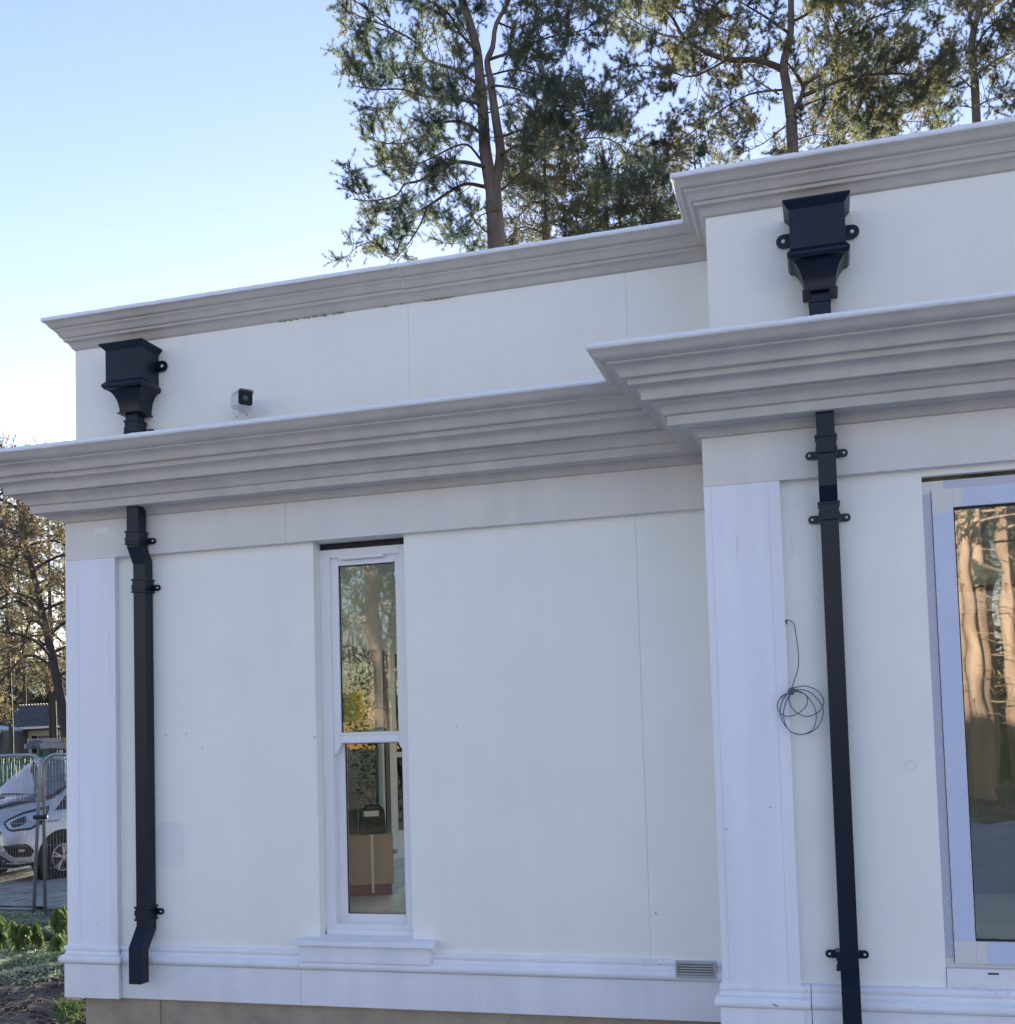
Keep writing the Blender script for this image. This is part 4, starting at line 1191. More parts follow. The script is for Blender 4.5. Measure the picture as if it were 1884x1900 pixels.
# trees on the left, in front of the bungalow
LG = 'dark conifers left of the house'
f = at(141, 1500, 21); auto_pine('conifer_tree', (f.x, f.y, -.35), 7.6, .44, 3.0, 31, 'dark leaning conifer close to the left corner pilaster', M['bark_grey'], M['needle_brown'], 26, 8, group=LG, r0=.13, nb=6, L=.09, W=.013, lean=(-1.35, .2), droop=.12, sec=1.0, ntw=6, tw=.45)
f = at(-30, 1500, 23.5); auto_pine('conifer_tree', (f.x, f.y, -.35), 7.9, .46, 3.2, 32, 'spreading brownish conifer at the left edge over the bungalow roof', M['bark_grey'], M['needle_brown'], 26, 8, group=LG, r0=.08, nb=6, L=.09, W=.013, lean=(.3, .2), droop=.12, sec=1.1, ntw=6, tw=.45)
# bare crowns just topping the lower cornice, sky glare put into their colour
def bare_tree(px, py, D, label, seed, w_):
    T = Tree(seed); top = at(px, py, D); foot = Vector((top.x, top.y, -.35))
    e = empty('glare_pale_tree', foot, label=label, cat='tree', group='glare-paled bare trees behind the lower cornice')
    H = top.z+.35; pts = [foot+Vector((.1*sin(t*4), .1*cos(t*5), H*.93*t)) for t in [k/8 for k in range(9)]]
    T.wood.tube(pts, [.07*(1-.8*k/8) for k in range(9)], 8, False)
    for k in range(11):
        t = .86+.13*k/15; i = min(7, int(t*8)); q = pts[i].lerp(pts[i+1], t*8-i); a = k*2.4
        v = Vector((cos(a), sin(a), .75)).normalized(); l = w_*(1.5-t)*(.7+.5*T.r.random())
        T.branch([q, q+v*l*.5+T.rv()*.1, q+v*l+T.rv()*.15+Vector((0, 0, .1))], .035, .01, n=5)
        for j in range(16):
            w0 = q+v*l*(.2+.8*j/16); d2 = (v+T.rv()*.7).normalized(); e1 = w0+d2*.28; e2 = e1+(d2+T.rv()*.5).normalized()*.25
            T.limb.tube([w0, e1, e2], [.014, .010, .006], 4, False)
            for z in range(3):
                g0 = e1.lerp(e2, z/3); g1 = g0+(d2+T.rv()*.8).normalized()*.16; T.limb.tube([g0, g1], [.008, .005], 3, False)
                T.tp.append(g1); T.td.append((g1-g0).normalized())
    T.wood.build('trunk', M['bark_grey'], e, smooth=True); T.limb.build('branches', M['glare_twig'], e, smooth=True)
    T.tufts('twigs', e, M['glare_twig'], 2, .08, .012, o0=tuple(foot))
bare_tree(12, 772, 27, 'bare treetop coloured pale for sky glare, showing above the cornice at the left edge', 51, 1.2)
bare_tree(92, 778, 28, 'bare treetop coloured pale for sky glare, above the cornice next to the upper wall corner', 52, 1.2)
# backdrop of garden trees behind the bungalow
for i, (px, D, tz, lb) in enumerate(((-60, 50, 930, 'tall golden-brown conifer beyond the bungalow, outside the left edge'), (40, 52, 1020, 'golden-lit conifer beyond the bungalow roof ridge, left one'), (128, 54, 980, 'golden-lit conifer beyond the bungalow roof ridge, next to the pilaster'))):
    f = at(px, 1400, D); auto_pine('conifer_tree', (f.x, f.y, 0), at(px, tz, D).z, .42, 4.2, 61+i, lb, M['bark_grey'], M['needle_gold'], 22, 7, group='conifers beyond the bungalow', r0=.12, nb=4, L=.17, W=.035, sec=1.7, ntw=5, tw=.8)

# far wood beyond the bungalow
P8 = []
for i in range(26):
    c = at(-160+14*i, 1400, 92+9*random.random()); rx_, rz_ = 4+2*random.random(), 4.5+3.2*random.random()
    q = unit(rng.normal(size=(1500, 3)))*(rng.random((1500, 1))**.35)*[rx_, rx_, rz_]+[c.x, c.y, rz_*.6]; P8.append(q)
P8 = np.concatenate(P8); o = scatter_mesh('distant_wood', P8, unit(rng.normal(size=P8.shape)), rng.uniform(.4, .8, len(P8)), rng.uniform(.2, .4, len(P8)), M['needle_brown'], quad=True)
tag(o, 'pale brown far-off wood on the skyline beyond the bungalow', 'wood', kind='stuff')

# ------------------------------------------------------------------ pines behind the photographer (mirrored in the panes)
RG = 'sunlit pines across the drive behind the viewer'
protos = []
def refl_pine(seed, H):
    T = Tree(seed); e = empty('tall_pine', (0, 0, 0))
    pts = [Vector((.25*sin(t*3+seed), .2*cos(t*2.3+seed)-.2*cos(seed), H*t)) for t in [k/10 for k in range(11)]]
    T.wood.tube(pts, [.27*(1-.6*k/10) for k in range(11)], 10, False)
    for k in range(16):
        t = .42+.56*k/15; i = min(9, int(t*10)); q = pts[i].lerp(pts[i+1], t*10-i); a = k*2.4+seed; v = Vector((cos(a), sin(a), .12)); l = 3.0*(1.3-t)+.6
        T.grow([q, q+v*l*.4, q+v*l*.75+T.rv()*.2, q+v*l+T.rv()*.25], .06, .25, 6, 1.4, 4, .7, .15)
    for k in range(14):               # dead snags low on the trunk
        t = .12+.3*k/14; q = pts[int(t*10)].lerp(pts[int(t*10)+1], t*10-int(t*10)); a = k*1.9+seed
        T.branch([q, q+Vector((cos(a), sin(a), -.1))*(.5+T.r.random()), q+Vector((cos(a), sin(a), -.35))*(1.1+T.r.random())], .02, .006, n=4)
    T.finish(e, M['bark_red'], M['needle'], 6, .20, .05)
    return e
def copy_tree(o, parent=None):
    c = o.copy(); COL.objects.link(c); c.parent = parent
    for ch in o.children: copy_tree(ch, c)
    return c
protos = [refl_pine(71, 17), refl_pine(72, 20)]
def mirror_at(px, plane, D):           # real place of something mirrored at column px
    d = fwd + rt*((px-942)/FPX) - up*((1380-1256)/FPX)
    p = d*(D/d.y); return Vector((p.x, 2*plane-p.y, -.3))
spots = [(694, 5.6, 27, .9), (1770, 5.08, 38, .9), (735, 5.6, 42, .8), (1790, 5.08, 33, .9), (1808, 5.08, 32, .8), (1829, 5.08, 33, .85), (1852, 5.08, 37, .75), (1885, 5.08, 34, .7),
         (600, 5.6, 50, 1.1), (1775, 5.08, 42, 1.1), (1900, 5.08, 45, 1.1), (1840, 5.08, 50, 1.2), (700, 5.6, 55, 1.2), (1960, 5.08, 34, 1), (500, 5.6, 34, 1), (2200, 5.08, 36, 1.1), (300, 5.6, 40, 1.2)]
PL = ['sunlit orange trunk mirrored in the upper sash pane', 'slim pine trunk mirrored beside the left edge of the large pane', 'thinner pine mirrored at the right edge of the sash window',
      'far pine trunk mirrored at the left edge of the large pane', 'nearest thick orange trunk mirrored in the large pane', 'shaded broad trunk mirrored just right of the nearest one', 'orange trunk mirrored in the middle of the large pane', 'orange trunk mirrored at the right edge of the photo',
      'distant pine left of the sash window reflection', 'distant pine mirrored behind the left trunks of the large pane', 'distant pine mirrored past the right edge of the photo', 'farthest pine mirrored between the middle trunks', 'farthest pine mirrored behind the sash pane trunk',
      'pine of the drive edge, right of the mirrored view', 'pine of the drive edge facing the left wall panel', 'last pine to the right along the drive edge', 'last pine to the left along the drive edge']
for i, (px, pl_, D, s) in enumerate(spots):
    pr = protos[i % 2]
    o = pr if i < 2 else copy_tree(pr)
    o.location = mirror_at(px, pl_, D); o.rotation_euler = (0, 0, i*1.7); o.scale = (s, s, s*(1+.06*(i % 3)))
    tag(o, PL[i], 'tree', RG)

def bush(x, y, rx, rz, n, label, seed, big=1, group='evergreen bushes across the drive'):
    r = np.random.default_rng(seed); e = empty('evergreen_bush', (x, y, -.3), label=label, cat='bush', group=group)
    m = MB()
    for k in range(9):
        a = k*.7; m.tube([(x, y, -.3), (x+rx*.3*cos(a), y+rx*.3*sin(a), rz*.5), (x+rx*.6*cos(a), y+rx*.6*sin(a), rz*.95)], [.05, .03, .01], 5)
    m.build('stems', M['bark_grey'], e)
    P = unit(r.normal(size=(n, 3)))*(r.random((n, 1))**.35)*[rx, rx, rz]+[x, y, rz*.45]; P += .25*np.sin(P[:, [1, 2, 0]]*3)
    P = P[P[:, 2] > -.2]
    scatter_mesh('foliage', P, unit(r.normal(size=P.shape)+[0, 0, .3]), big*r.uniform(.10, .2, len(P)), big*r.uniform(.04, .09, len(P)), M['needle'], e, o0=(x, y, -.3), quad=True)
for i, (x, y, rx, rz) in enumerate(((-30, -48, 7, 5), (-18, -50, 7, 4.4), (-6, -52, 7, 5.2), (6, -50, 7, 4.6), (18, -52, 7, 5), (30, -50, 7, 4.5))):
    bush(x, y, rx, rz, 7000, ('leftmost', 'second', 'third', 'fourth', 'fifth', 'rightmost')[i]+' broad dark bush of the wood edge across the drive', 90+i, 3.2)
for i in range(9):  # hidden evergreens added to keep low sun off the house
    bush(-16.2+2.2*i, 25+.3*(i % 2), 1.5, 4.7, 9000, ('first', 'second', 'third', 'fourth', 'fifth', 'sixth', 'seventh', 'eighth', 'ninth')[i]+' evergreen from the left in the tall row added behind the house to block low sun', 100+i, .8, 'evergreen row added behind the house to block low sun')
P9 = np.stack([rng.uniform(-24, 26, 16000), rng.uniform(-34, -15, 16000), np.zeros(16000)], 1); P9 = clumpy(P9, .45, -.3); P9[:, 2] = [gz(a, b) for a, b, _ in P9]
o = scatter_mesh('undergrowth', P9, unit(rng.normal(size=P9.shape)+[0, 0, 1.0]), rng.uniform(.12, .40, len(P9)), rng.uniform(.03, .09, len(P9)), M['leaf_frost'], droop=.3, quad=True)
tag(o, 'rough bracken and leaf litter under the pines across the drive', 'undergrowth', kind='stuff')
for i, (px, pl_, D, rx, rz) in enumerate(((690, 5.6, 24, 2.6, 1.2), (640, 5.6, 27, 2.6, 1.5), (760, 5.6, 25, 2.4, 1.2), (1850, 5.08, 44, 3.5, 2.6), (1790, 5.08, 47, 3.5, 3.0), (672, 5.6, 40, 4.5, 8.5), (735, 5.6, 46, 4.5, 9.5), (1870, 5.08, 54, 5.5, 8.5))):
    q = mirror_at(px, pl_, D)
    bush(q.x, q.y, rx, rz, 12000, ('dark evergreen bush mirrored low in the sash window', 'dark evergreen bush mirrored at the left of the sash window', 'rounded evergreen bush mirrored at the right of the sash window', 'bush behind the mirrored trunks in the large window', 'taller bush at the left behind the mirrored trunks in the large window',
         'tall evergreen filling the mirrored view in the upper sash pane', 'tallest evergreen mirrored at the right of the upper sash pane', 'tall evergreen behind the mirrored trunks of the large pane')[i], 80+i)

# ------------------------------------------------------------------ site fence (mesh panels)
def fence_panel(a, b, h, label, lean=0, left_open=True):
    e = empty('site_fence', a, label=label, cat='fence', group='galvanised mesh site fence panels')
    a = Vector(a); b = Vector(b); d = (b-a); L = d.length; d.normalize(); up_ = Vector((d.x*lean, d.y*lean, 1)).normalized()
    r = .021; rad = .16
    def P(x, z): return a+d*x+up_*z
    pts = [P(0, 0), P(0, h-rad)]+[P(rad-rad*cos(t), h-rad+rad*sin(t)) for t in (pi/8, pi/4, 3*pi/8, pi/2)]+[P(L-rad, h)]+[P(L-rad+rad*sin(t), h-rad+rad*cos(t)) for t in (pi/8, pi/4, 3*pi/8, pi/2)]+[P(L, 0)]
    m = MB(); m.tube(pts, r, 10); m.build('tube_frame', M['galv'], e, smooth=True)
    m = MB(); m.tube([P(r, .12), P(L-r, .12)], .017, 8); m.build('bottom_rail', M['galv'], e, smooth=True)
    m = MB(); n = int(L/.040)
    for k in range(1, n):
        x = L*k/n; zz = h if rad < x < L-rad else h-rad*.45
        p, q = P(x, .12), P(x, zz); m.tube([p, q], .0014, 3, False)
    for z in (.35, .62, .9, 1.18, 1.46, 1.72):
        m.tube([P(r, z), P(L-r, z)], .0022, 3, False)
    o = m.build('mesh_wires', M['galv'], e); o['kind'] = 'stuff'
    return e
tl = at(75, 1403, 13.9); fl = at(62, 1700, 13.9)
A = Vector((fl.x, fl.y, -.42)); A2 = A+Vector((-3.0, .15, 0))
dirl = (A2-A).normalized()
fence_panel(A, A2, 2.03, 'leaning mesh fence panel at the left edge in front of the van', lean=-.06)
B0 = at(79, 1700, 13.9); B = Vector((B0.x, B0.y+.05, -.42)); fence_panel(B, B+Vector((3.3, .75, 0)), 2.02, 'upright mesh fence panel running behind the pilaster', lean=-.01)
m = MB(); c = at(80, 1516, 13.85); m.tube([c-Vector((.10, .05, 0)), c+Vector((.05, .02, 0))], .026, 8); m.tube([c-Vector((.02, .07, .02)), c+Vector((-.02, .07, .02))], .014, 8)
tag(m.build('fence_clamp', M['plastic'], smooth=30), 'dark coupler clamping the two fence posts together', 'clamp')

# ------------------------------------------------------------------ van
def build_van():
    V0 = empty('van', (0, 0, 0), label='silver panel van parked behind the mesh fence', cat='van')
    # stations: (x from front bumper, half width sill, hw belt, z sill, z belt, z top, hw top)
    def ring(x, zb, zt_, hw0, hw1, hwt, zs=None, n=4):
        """right-handed section from bottom centre round to bottom centre"""
        zs = zs if zs is not None else zb+(zt_-zb)*.55
        half = [(0, zb), (hw0*.8, zb), (hw0, zb+.06), (hw1, zs), (hwt+.03, zt_-.10), (hwt-.04, zt_-.03), (hwt*.6, zt_), (0, zt_+.01)]
        return [(x, y, z) for y, z in half]+[(x, -y, z) for y, z in half[::-1][1:-1]]
    st = [ring(0.0, .30, .80, .70, .74, .62, .55), ring(.05, .26, .98, .82, .84, .72, .62), ring(.22, .24, 1.10, .92, .93, .80, .72), ring(.55, .24, 1.19, .97, .98, .84, .82),
          ring(.95, .26, 1.28, .985, .99, .86, .90), ring(1.02, .26, 1.31, .985, .99, .86, .95)]
    m = MB(); m.loft(st, True, True); body = m.build('front_body', M['van'], V0, world=False, smooth=35)
    st = [ring(1.0, .26, 1.31, .985, .99, .86, .95), ring(1.35, .26, 1.62, .985, .99, .80, .98), ring(1.75, .26, 1.90, .985, .99, .76, 1.0), ring(2.2, .26, 1.96, .985, .99, .77, 1.05), ring(3.2, .26, 1.97, .985, .99, .80, 1.05), ring(4.9, .28, 1.95, .97, .98, .80, 1.05), ring(4.97, .35, 1.85, .93, .95, .76, 1.05)]
    m = MB(); m.loft(st, True, True); m.build('rear_body', M['van'], V0, world=False, smooth=35)
    # windscreen
    def quadpatch(pts, name, mt, thick=.01, nrm=(-1, 0, .6), parent=V0):
        nn = Vector(nrm).normalized()*thick
        q = MB(); k = len(pts); q.add([Vector(p) for p in pts]+[Vector(p)+nn for p in pts], [tuple(range(k)), tuple(range(k, 2*k))[::-1]]+[(i, (i+1) % k, (i+1) % k+k, i+k) for i in range(k)])
        return q.build(name, mt, parent, world=False)
    def strip(rows, name, mt, parent=V0):
        q = MB(); n = len(rows[0]); vs = [p for r_ in rows for p in r_]
        q.add(vs, [(i*n+j, i*n+j+1, (i+1)*n+j+1, (i+1)*n+j) for i in range(len(rows)-1) for j in range(n-1)])
        return q.build(name, mt, parent, world=False, smooth=True)
    ys_ = [-1, -.7, -.35, 0, .35, .7, 1]
    def wrow(x, z, hw_): return [(x+.16*abs(t)**2, t*hw_, z-.03*abs(t)**3) for t in ys_]
    for s in (-1, 1):
        # side glass
        pts = [(1.30, s*.905, 1.36), (1.28, s*.935, 1.20), (2.35, s*.955, 1.16), (2.35, s*.86, 1.70), (1.80, s*.845, 1.72)]
        quadpatch(pts, 'side_window', M['win_dark'], .006, (0, s, .2))
        # mirror
        q = MB(); q.box(1.18, 1.32, *sorted((s*.97, s*1.16)), 1.18, 1.42); q.build('wing_mirror', M['plastic'], V0, world=False, bevel=.03)
        # wheels with arches
        for wx in (.98, 3.95):
            q = MB(); q.tube([(wx, s*.80, .335), (wx, s*.992, .335)], .44, 28); q.build('wheel_arch', M['black'], V0, world=False)
            q = MB(); q.tube([(wx, s*.84, .335), (wx, s*1.0, .335)], .335, 32)
            ty = q.build('tyre', M['tyre'], V0, world=False, bevel=.02)
            q = MB(); q.tube([(wx, s*1.001, .335), (wx, s*1.006, .335)], .215, 28, True); q.build('wheel_well', M['black'], ty, world=False)
            q = MB()
            q.tube([(wx+.205*cos(2*pi*k/28), s*1.008, .335+.205*sin(2*pi*k/28)) for k in range(29)], .012, 6)
            for k in range(5):
                for off in (-.16, .16):
                    a_ = 2*pi*k/5+.3; q.tube([(wx+.05*cos(a_), s*1.012, .335+.05*sin(a_)), (wx+.20*cos(a_+off), s*1.012, .335+.20*sin(a_+off))], [.022, .015], 5)
            q.tube([(wx, s*1.0, .335), (wx, s*1.022, .335)], .042, 12)
            q.build('rim', M['rim'], ty, world=False)
    for x in (1.9, 3.0):
        q = MB(); q.box(x, x+.04, -.78, .78, 2.02, 2.045); q.box(x, x+.04, -.78, -.74, 1.93, 2.02); q.box(x, x+.04, .74, .78, 1.93, 2.02); q.build('roof_bar', M['plastic'], V0, world=False)
    return V0
M['screen'] = mat('windscreen', (.07, .11, .14), .12, spec=.55)
van = build_van()
# wheel (front left side of the van, +Y local or -Y local) must sit at the photographed wheel
view = Vector((-.627, .779, 0)); rr2 = Vector((.779, .627, 0))
head = (-view*cos(R(53)) - rr2*sin(R(53))).normalized()      # direction the van faces
back = -head                                                   # local +X
ang = math.atan2(back.y, back.x)
lat = Vector((-sin(ang), cos(ang), 0))                         # local +Y
s_near = 1 if lat.dot(rr2) > 0 else -1
wp = at(117, 1597, 17.7); wp.z = 0
loc = wp - back*.98 - lat*(s_near*1.0)
van.location = (loc.x, loc.y, -.345); van.rotation_euler = (0, 0, ang)
bpy.context.view_layer.update()
from mathutils.bvhtree import BVHTree
bv_, bf_ = [], []
for o in van.children:
    if o.name.startswith(('front_body', 'rear_body')):
        k0 = len(bv_); bv_ += [van.matrix_world @ v.co for v in o.data.vertices]; bf_ += [[i+k0 for i in p.vertices] for p in o.data.polygons]
bvh = BVHTree.FromPolygons(bv_, bf_); inv = van.matrix_world.inverted()
def conform(outline, name, mt, off, parent=van, mirror=True, cuts=2, relax=0):
    """panel lying on the bodywork: outline measured in the photograph, dropped on to the body surface, given thickness, mirrored to the far side"""
    bm = bmesh.new(); vs = [bm.verts.new((x/7.09, 1346+y/7.09, 0)) for x, y in outline]; bm.faces.new(vs)
    bmesh.ops.triangulate(bm, faces=bm.faces); bmesh.ops.subdivide_edges(bm, edges=bm.edges, cuts=cuts, use_grid_fill=True); bmesh.ops.triangulate(bm, faces=bm.faces)
    for v in bm.verts:
        d = (fwd + rt*((v.co.x-942)/FPX) - up*((v.co.y-1256)/FPX)).normalized()
        hit, nrm, _, _ = bvh.ray_cast(Vector((0, 0, CAMZ)), d)
        if hit is None: hit, nrm, _, _ = bvh.find_nearest(Vector((0, 0, CAMZ))+d*19.2)
        if nrm.dot(d) > 0: nrm = -nrm
        v.co = inv @ (hit+nrm*off)
    for _ in range(relax): bmesh.ops.smooth_vert(bm, verts=[v for v in bm.verts if not v.is_boundary], factor=.5, use_axis_x=True, use_axis_y=True, use_axis_z=True)
    for k in ((1, -1) if mirror else (1,)):
        b2_ = bm.copy()
        for v in b2_.verts: v.co.y *= k
        ret = bmesh.ops.solidify(b2_, geom=b2_.faces[:], thickness=.008)
        bmesh.ops.recalc_face_normals(b2_, faces=b2_.faces)
        me = bpy.data.meshes.new(name); b2_.to_mesh(me); b2_.free(); o = link(name, me, parent, mt, True if relax else None)
        if k == 1: first = o
    bm.free(); return first
conform([(-320, 985), (-150, 830), (0, 717), (200, 575), (330, 495), (440, 460), (640, 462), (900, 470), (960, 560), (900, 770), (790, 862), (700, 922), (600, 965), (300, 958), (0, 962)], 'windscreen', M['screen'], .034, mirror=False, cuts=5, relax=40)
conform([(-330, 985), (0, 965), (300, 962), (600, 968), (700, 925), (795, 865), (900, 775), (905, 790), (800, 885), (705, 945), (600, 985), (300, 985), (0, 995), (-330, 1010)], 'scuttle', M['plastic'], .034, mirror=False, cuts=2)
conform([(-60, 932), (170, 925), (420, 938), (420, 950), (170, 948), (-60, 950)], 'wiper', M['black'], .05, mirror=False, cuts=1)
conform([(440, 500), (490, 480), (490, 640), (410, 635)], 'rear_view_mirror', M['plastic'], .034, mirror=False, cuts=0)
conform([(45, 1290), (120, 1230), (300, 1150), (470, 1105), (530, 1085), (645, 1062), (630, 1130), (560, 1290), (400, 1372), (150, 1395), (100, 1372)], 'headlight_surround', M['plastic'], .016)
conform([(72, 1296), (140, 1246), (300, 1178), (470, 1135), (560, 1120), (535, 1240), (400, 1345), (160, 1374), (120, 1360)], 'headlight', M['lamp'], .026)
conform([(130, 1290), (250, 1225), (330, 1200), (330, 1290), (240, 1335), (160, 1345)], 'lamp_reflector', M['win_dark'], .034)
conform([(370, 1200), (430, 1190), (450, 1230), (430, 1270), (380, 1275), (355, 1240)], 'projector', M['rim'], .036)
conform([(40, 1590), (180, 1565), (340, 1560), (390, 1585), (442, 1650), (400, 1722), (190, 1732), (110, 1690)], 'fog_recess', M['black'], .018)
conform([(230, 1635), (310, 1630), (310, 1655), (235, 1658)], 'fog_lamp', M['rim'], .030)
conform([(-60, 1560), (0, 1590), (38, 1595), (108, 1697), (190, 1740), (395, 1730), (380, 1768), (185, 1772), (60, 1690), (-60, 1625)], 'bumper_trim', M['rim'], .022)
conform([(-60, 1660), (60, 1740), (150, 1800), (480, 1800), (480, 1900), (-60, 1900)], 'under_tray', M['plastic'], .008)
conform([(-60, 1010), (300, 1010), (600, 990), (640, 1060), (640, 1066), (596, 998), (300, 1016), (-60, 1017)], 'bonnet_gap', M['black'], .003, cuts=1)
conform([(-160, 1330), (0, 1355), (42, 1410), (0, 1450), (-160, 1470)], 'grille_corner', M['rim'], .010)
conform([(-160, 1350), (-10, 1370), (22, 1410), (-10, 1440), (-160, 1455)], 'grille_insert', M['black'], .018)
conform([(722, 1112), (780, 1035), (870, 905), (960, 860), (960, 1085), (870, 1095)], 'quarter_window', M['win_dark'], .008)
conform([(600, 1262), (880, 1225), (1000, 1215), (1000, 1222), (880, 1232), (600, 1270)], 'crease_shade', M['plastic'], .002, cuts=1)  # dark strip laid on to stand for shading along the crease
# ladder strapped to the roof
ld = empty('ladder', van.location+Vector((0, 0, 2.05)), ang, label='aluminium ladder strapped on the roof bars of the van', cat='ladder')
for y in (-.5, -.10):
    m = MB(); m.box(.98, 4.6, y, y+.03, 0, .085); m.box(1.06, 4.6, y+.035, y+.06, .09, .165); m.build('ladder_stile', M['alu'], ld, world=False, bevel=.004)
m = MB()
for k in range(12):
    m.tube([(1.12+.28*k, -.5, .045), (1.12+.28*k, -.07, .045)], .014, 8); m.tube([(1.2+.28*k, -.46, .128), (1.2+.28*k, -.05, .128)], .014, 8)
o = m.build('ladder_rungs', M['alu'], ld, world=False, smooth=True); o['kind'] = 'stuff'
m = MB(); m.box(1.42, 1.45, -.506, -.46, -.02, .175); m.build('tie_strap', mat('tie_strap', (.45, .33, .05), .8), ld, world=False)

# ------------------------------------------------------------------ green screen fence behind the van
gf = empty('slatted_fence', at(-20, 1500, 24), label='dark green slatted fence with a pierced top row behind the van', cat='fence')
a = at(-120, 1410, 24); b = at(150, 1410, 24.5); d = Vector((b.x-a.x, b.y-a.y, 0)); L = d.length; d.normalize(); nrm = Vector((-d.y, d.x, 0)); n = int(L/.085)
zt_ = 1.50
for k in range(n):
    p = Vector((a.x, a.y, 0))+d*(k*.085); m = MB()
    q = p+d*.0815; t = nrm*.02
    m.add([(p.x, p.y, -.3), (q.x, q.y, -.3), (q.x, q.y, 1.40), (p.x, p.y, 1.40), (p.x+t.x, p.y+t.y, -.3), (q.x+t.x, q.y+t.y, -.3), (q.x+t.x, q.y+t.y, 1.40), (p.x+t.x, p.y+t.y, 1.40)],
          [(0, 1, 2, 3), (4, 7, 6, 5), (0, 4, 5, 1), (1, 5, 6, 2), (2, 6, 7, 3), (3, 7, 4, 0)])
    m.build('slat', M['green'], gf)
m = MB()
for z0_, z1_ in ((1.40, 1.45), (1.54, 1.64), (.2, .26)):
    p = Vector((a.x, a.y, 0))-nrm*.012; q = p+d*L; t = nrm*.010
    m.add([(p.x, p.y, z0_), (q.x, q.y, z0_), (q.x, q.y, z1_), (p.x, p.y, z1_), (p.x+t.x, p.y+t.y, z0_), (q.x+t.x, q.y+t.y, z0_), (q.x+t.x, q.y+t.y, z1_), (p.x+t.x, p.y+t.y, z1_)],
          [(0, 1, 2, 3), (4, 7, 6, 5), (0, 4, 5, 1), (1, 5, 6, 2), (2, 6, 7, 3), (3, 7, 4, 0)])
m.build('rail', M['green'], gf)
m = MB()
for k in range(0, n, 1):
    p = Vector((a.x, a.y, 0))+d*(k*.11); q = p+d*.045; t = nrm*.012
    if (q-Vector((a.x, a.y, 0))).length > L: break
    m.add([(p.x, p.y, 1.45), (q.x, q.y, 1.45), (q.x, q.y, 1.54), (p.x, p.y, 1.54), (p.x+t.x, p.y+t.y, 1.45), (q.x+t.x, q.y+t.y, 1.45), (q.x+t.x, q.y+t.y, 1.54), (p.x+t.x, p.y+t.y, 1.54)],
          [(0, 1, 2, 3), (4, 7, 6, 5), (0, 4, 5, 1), (1, 5, 6, 2), (2, 6, 7, 3), (3, 7, 4, 0)])
o = m.build('pierced_row', M['green'], gf); o['kind'] = 'stuff'

# ------------------------------------------------------------------ bungalow
HB = empty('bungalow', at(60, 1400, 41), label='cream bungalow with grey tiled roof beyond the green fence', cat='house')
DH = 40.0
h0 = at(0, 1400, DH); h1 = at(130, 1400, DH); hd = Vector((h1.x-h0.x, h1.y-h0.y, 0)).normalized(); hn = Vector((-hd.y, hd.x, 0))
def HP(px, py, off=0):                # point on the bungalow's front plane
    p = at(px, py, DH); return p+hn*off
def slab(pts, depth, name, mt, parent=HB, off=0):
    m = MB(); k = len(pts); A_ = [HP(*p, off) for p in pts]; B_ = [p+hn*depth for p in A_]
    m.add(A_+B_, [tuple(range(k)), tuple(range(k, 2*k))[::-1]]+[(i, (i+1) % k, (i+1) % k+k, i+k) for i in range(k)]); return m.build(name, mt, parent)
slab([(52, 1353), (200, 1345), (200, 1420), (52, 1420)], 6, 'wall', M['house_wall'])
# main roof, courses of tiles as individual rows
P00, P10 = HP(10, 1353, -.4), HP(215, 1342, -.4); P01, P11 = HP(-66, 1303, 4.5), HP(215, 1291, 4.5)
m = MB(); m.add([P00, P10, P11, P01, P00-Vector((0, 0, .1)), P10-Vector((0, 0, .1)), P11-Vector((0, 0, .1)), P01-Vector((0, 0, .1))], [(0, 1, 2, 3), (4, 7, 6, 5), (0, 4, 5, 1), (1, 5, 6, 2), (2, 6, 7, 3), (3, 7, 4, 0)])
rf = m.build('roof', M['house_roof'], HB)
nr = 11; nc = 34; un = (P10-P00).cross(P01-P00).normalized()
if un.z < 0: un = -un
tile_me = None
for j in range(nr):
    m = MB()
    for i in range(nc):
        u0, u1 = i/nc, (i+.86)/nc; v0, v1 = j/nr, (j+1.0)/nr
        def Q(u, v, h): return P00+(P10-P00)*u+(P01-P00)*v+un*h
        um = (u0+u1)/2
        m.add([Q(u0, v0, .03), Q(um, v0, .11), Q(u1, v0, .03), Q(u0, v1, .01), Q(um, v1, .07), Q(u1, v1, .01)], [(0, 1, 4, 3), (1, 2, 5, 4), (0, 2, 1)])
    o = m.build('tile_course', M['house_roof'], rf); o['kind'] = 'stuff'
slab([(48, 1350), (200, 1342), (200, 1346), (48, 1354)], .12, 'gutter', M['paper'], off=-.5)
slab([(47, 1354), (200, 1346), (200, 1349), (47, 1357)], .3, 'eaves_board', M['plastic'], off=-.42)
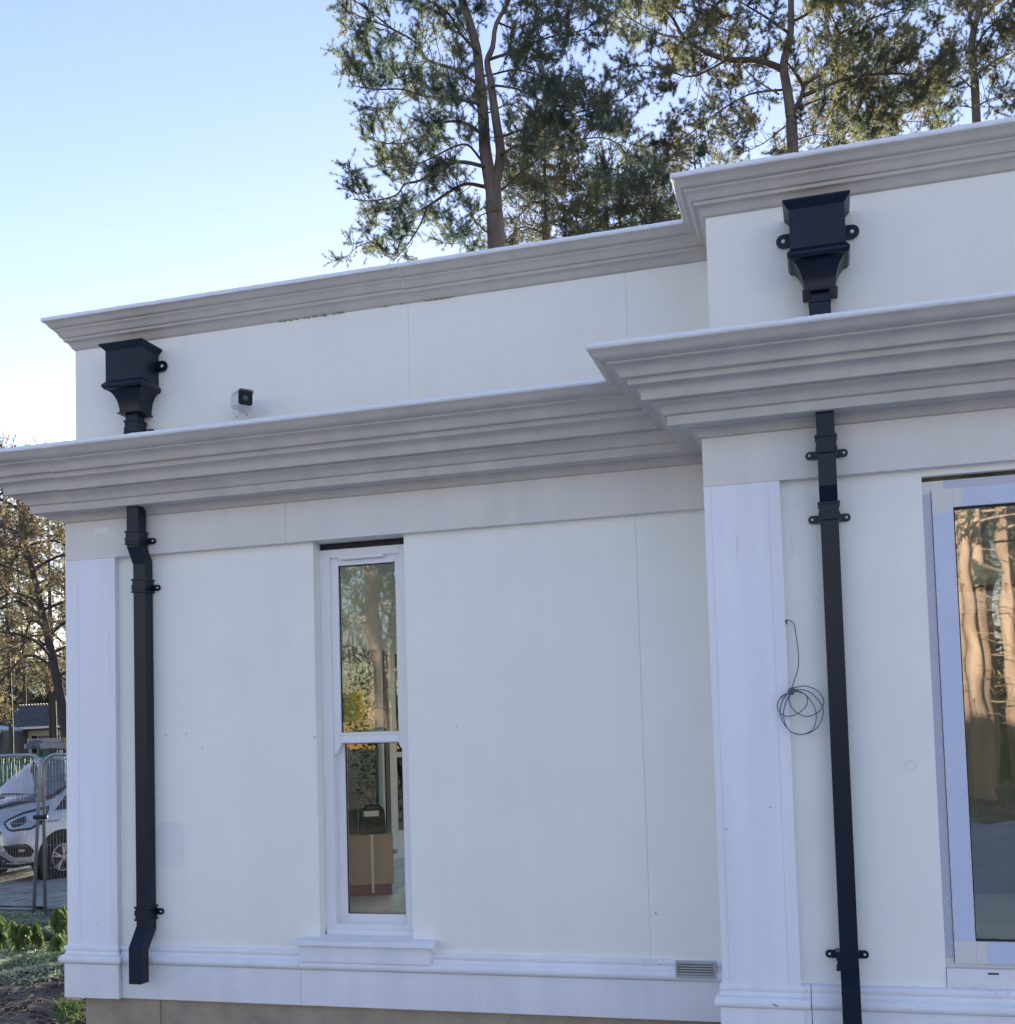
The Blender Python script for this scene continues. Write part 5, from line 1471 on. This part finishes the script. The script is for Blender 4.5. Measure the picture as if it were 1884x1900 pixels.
def hwin(x0, x1, y0, y1, mull, off=-.03):
    f_ = slab([(x0, y0), (x1, y0), (x1, y1), (x0, y1)], .08, 'window', M['upvc'], off=off)
    ks = [x0]+mull+[x1]
    for a_, b_ in zip(ks[:-1], ks[1:]):
        slab([(a_+1, y0+1.2), (b_-1, y0+1.2), (b_-1, y1-1), (a_+1, y1-1)], .02, 'pane', M['win_dark'], f_, off-.012)
hwin(59, 71, 1364, 1372.5, []); hwin(59, 71, 1372.5, 1400, []); slab([(71, 1365), (93, 1365), (93, 1400), (71, 1400)], .05, 'window', mat('curtain', (.16, .16, .12), .7), off=-.03)
hwin(99, 112, 1362, 1372.5, []); hwin(99, 112, 1372.5, 1400, [])
# lean-to wing at the left with pale roof
slab([(20, 1369), (52, 1354), (52, 1356), (24, 1398), (20, 1398)], 3, 'wing_wall', M['gable'], off=-2.6)
slab([(52, 1357), (53, 1400), (25, 1400)], 2.0, 'slate_hanging', M['house_roof'], off=-2.0)
slab([(-60, 1367), (20, 1367), (20, 1400), (-60, 1400)], .3, 'wing_front', M['house_wall'], off=-3.0)
hwin(5, 18, 1371, 1400, [], off=-3.05); hwin(-20, 5, 1371, 1400, [], off=-3.05)
m = MB(); q = [HP(-70, 1366, -3.4), HP(20, 1366, -3.4), HP(52, 1351, -.45), HP(12, 1347, -.4), HP(-60, 1347, -.4)]; k = 5; t = Vector((0, 0, -.12))
m.add(q+[p+t for p in q], [tuple(range(k)), tuple(range(k, 2*k))[::-1]]+[(i, (i+1) % k, (i+1) % k+k, i+k) for i in range(k)]); m.build('wing_roof', mat('wing_roof', (.42, .46, .52), .5), HB)
slab([(18, 1366), (50, 1351), (50.5, 1354), (20, 1370)], .25, 'barge_board', M['plastic'], off=-3.5)

# telegraph pole
tp = empty('telegraph_pole', at(94, 1395, 36), label='thin brown telegraph pole with a yellow tag before the bungalow', cat='pole')
p0, p1 = at(93.5, 1230, 36), at(95, 1390, 36); p2_ = Vector((p1.x, p1.y, -.3))
m = MB(); m.tube([p1+(p0-p1)*2.1, p0, p1, p2_], [.055, .062, .068, .07], 10); m.build('pole', M['pole'], tp, smooth=True)
m = MB(); c = at(94.5, 1375, 36); m.tube([c-Vector((0, 0, .10)), c+Vector((0, 0, .10))], .073, 10); m.build('yellow_tag', mat('yellow_tag', (.55, .45, .08), .7), tp, smooth=30)
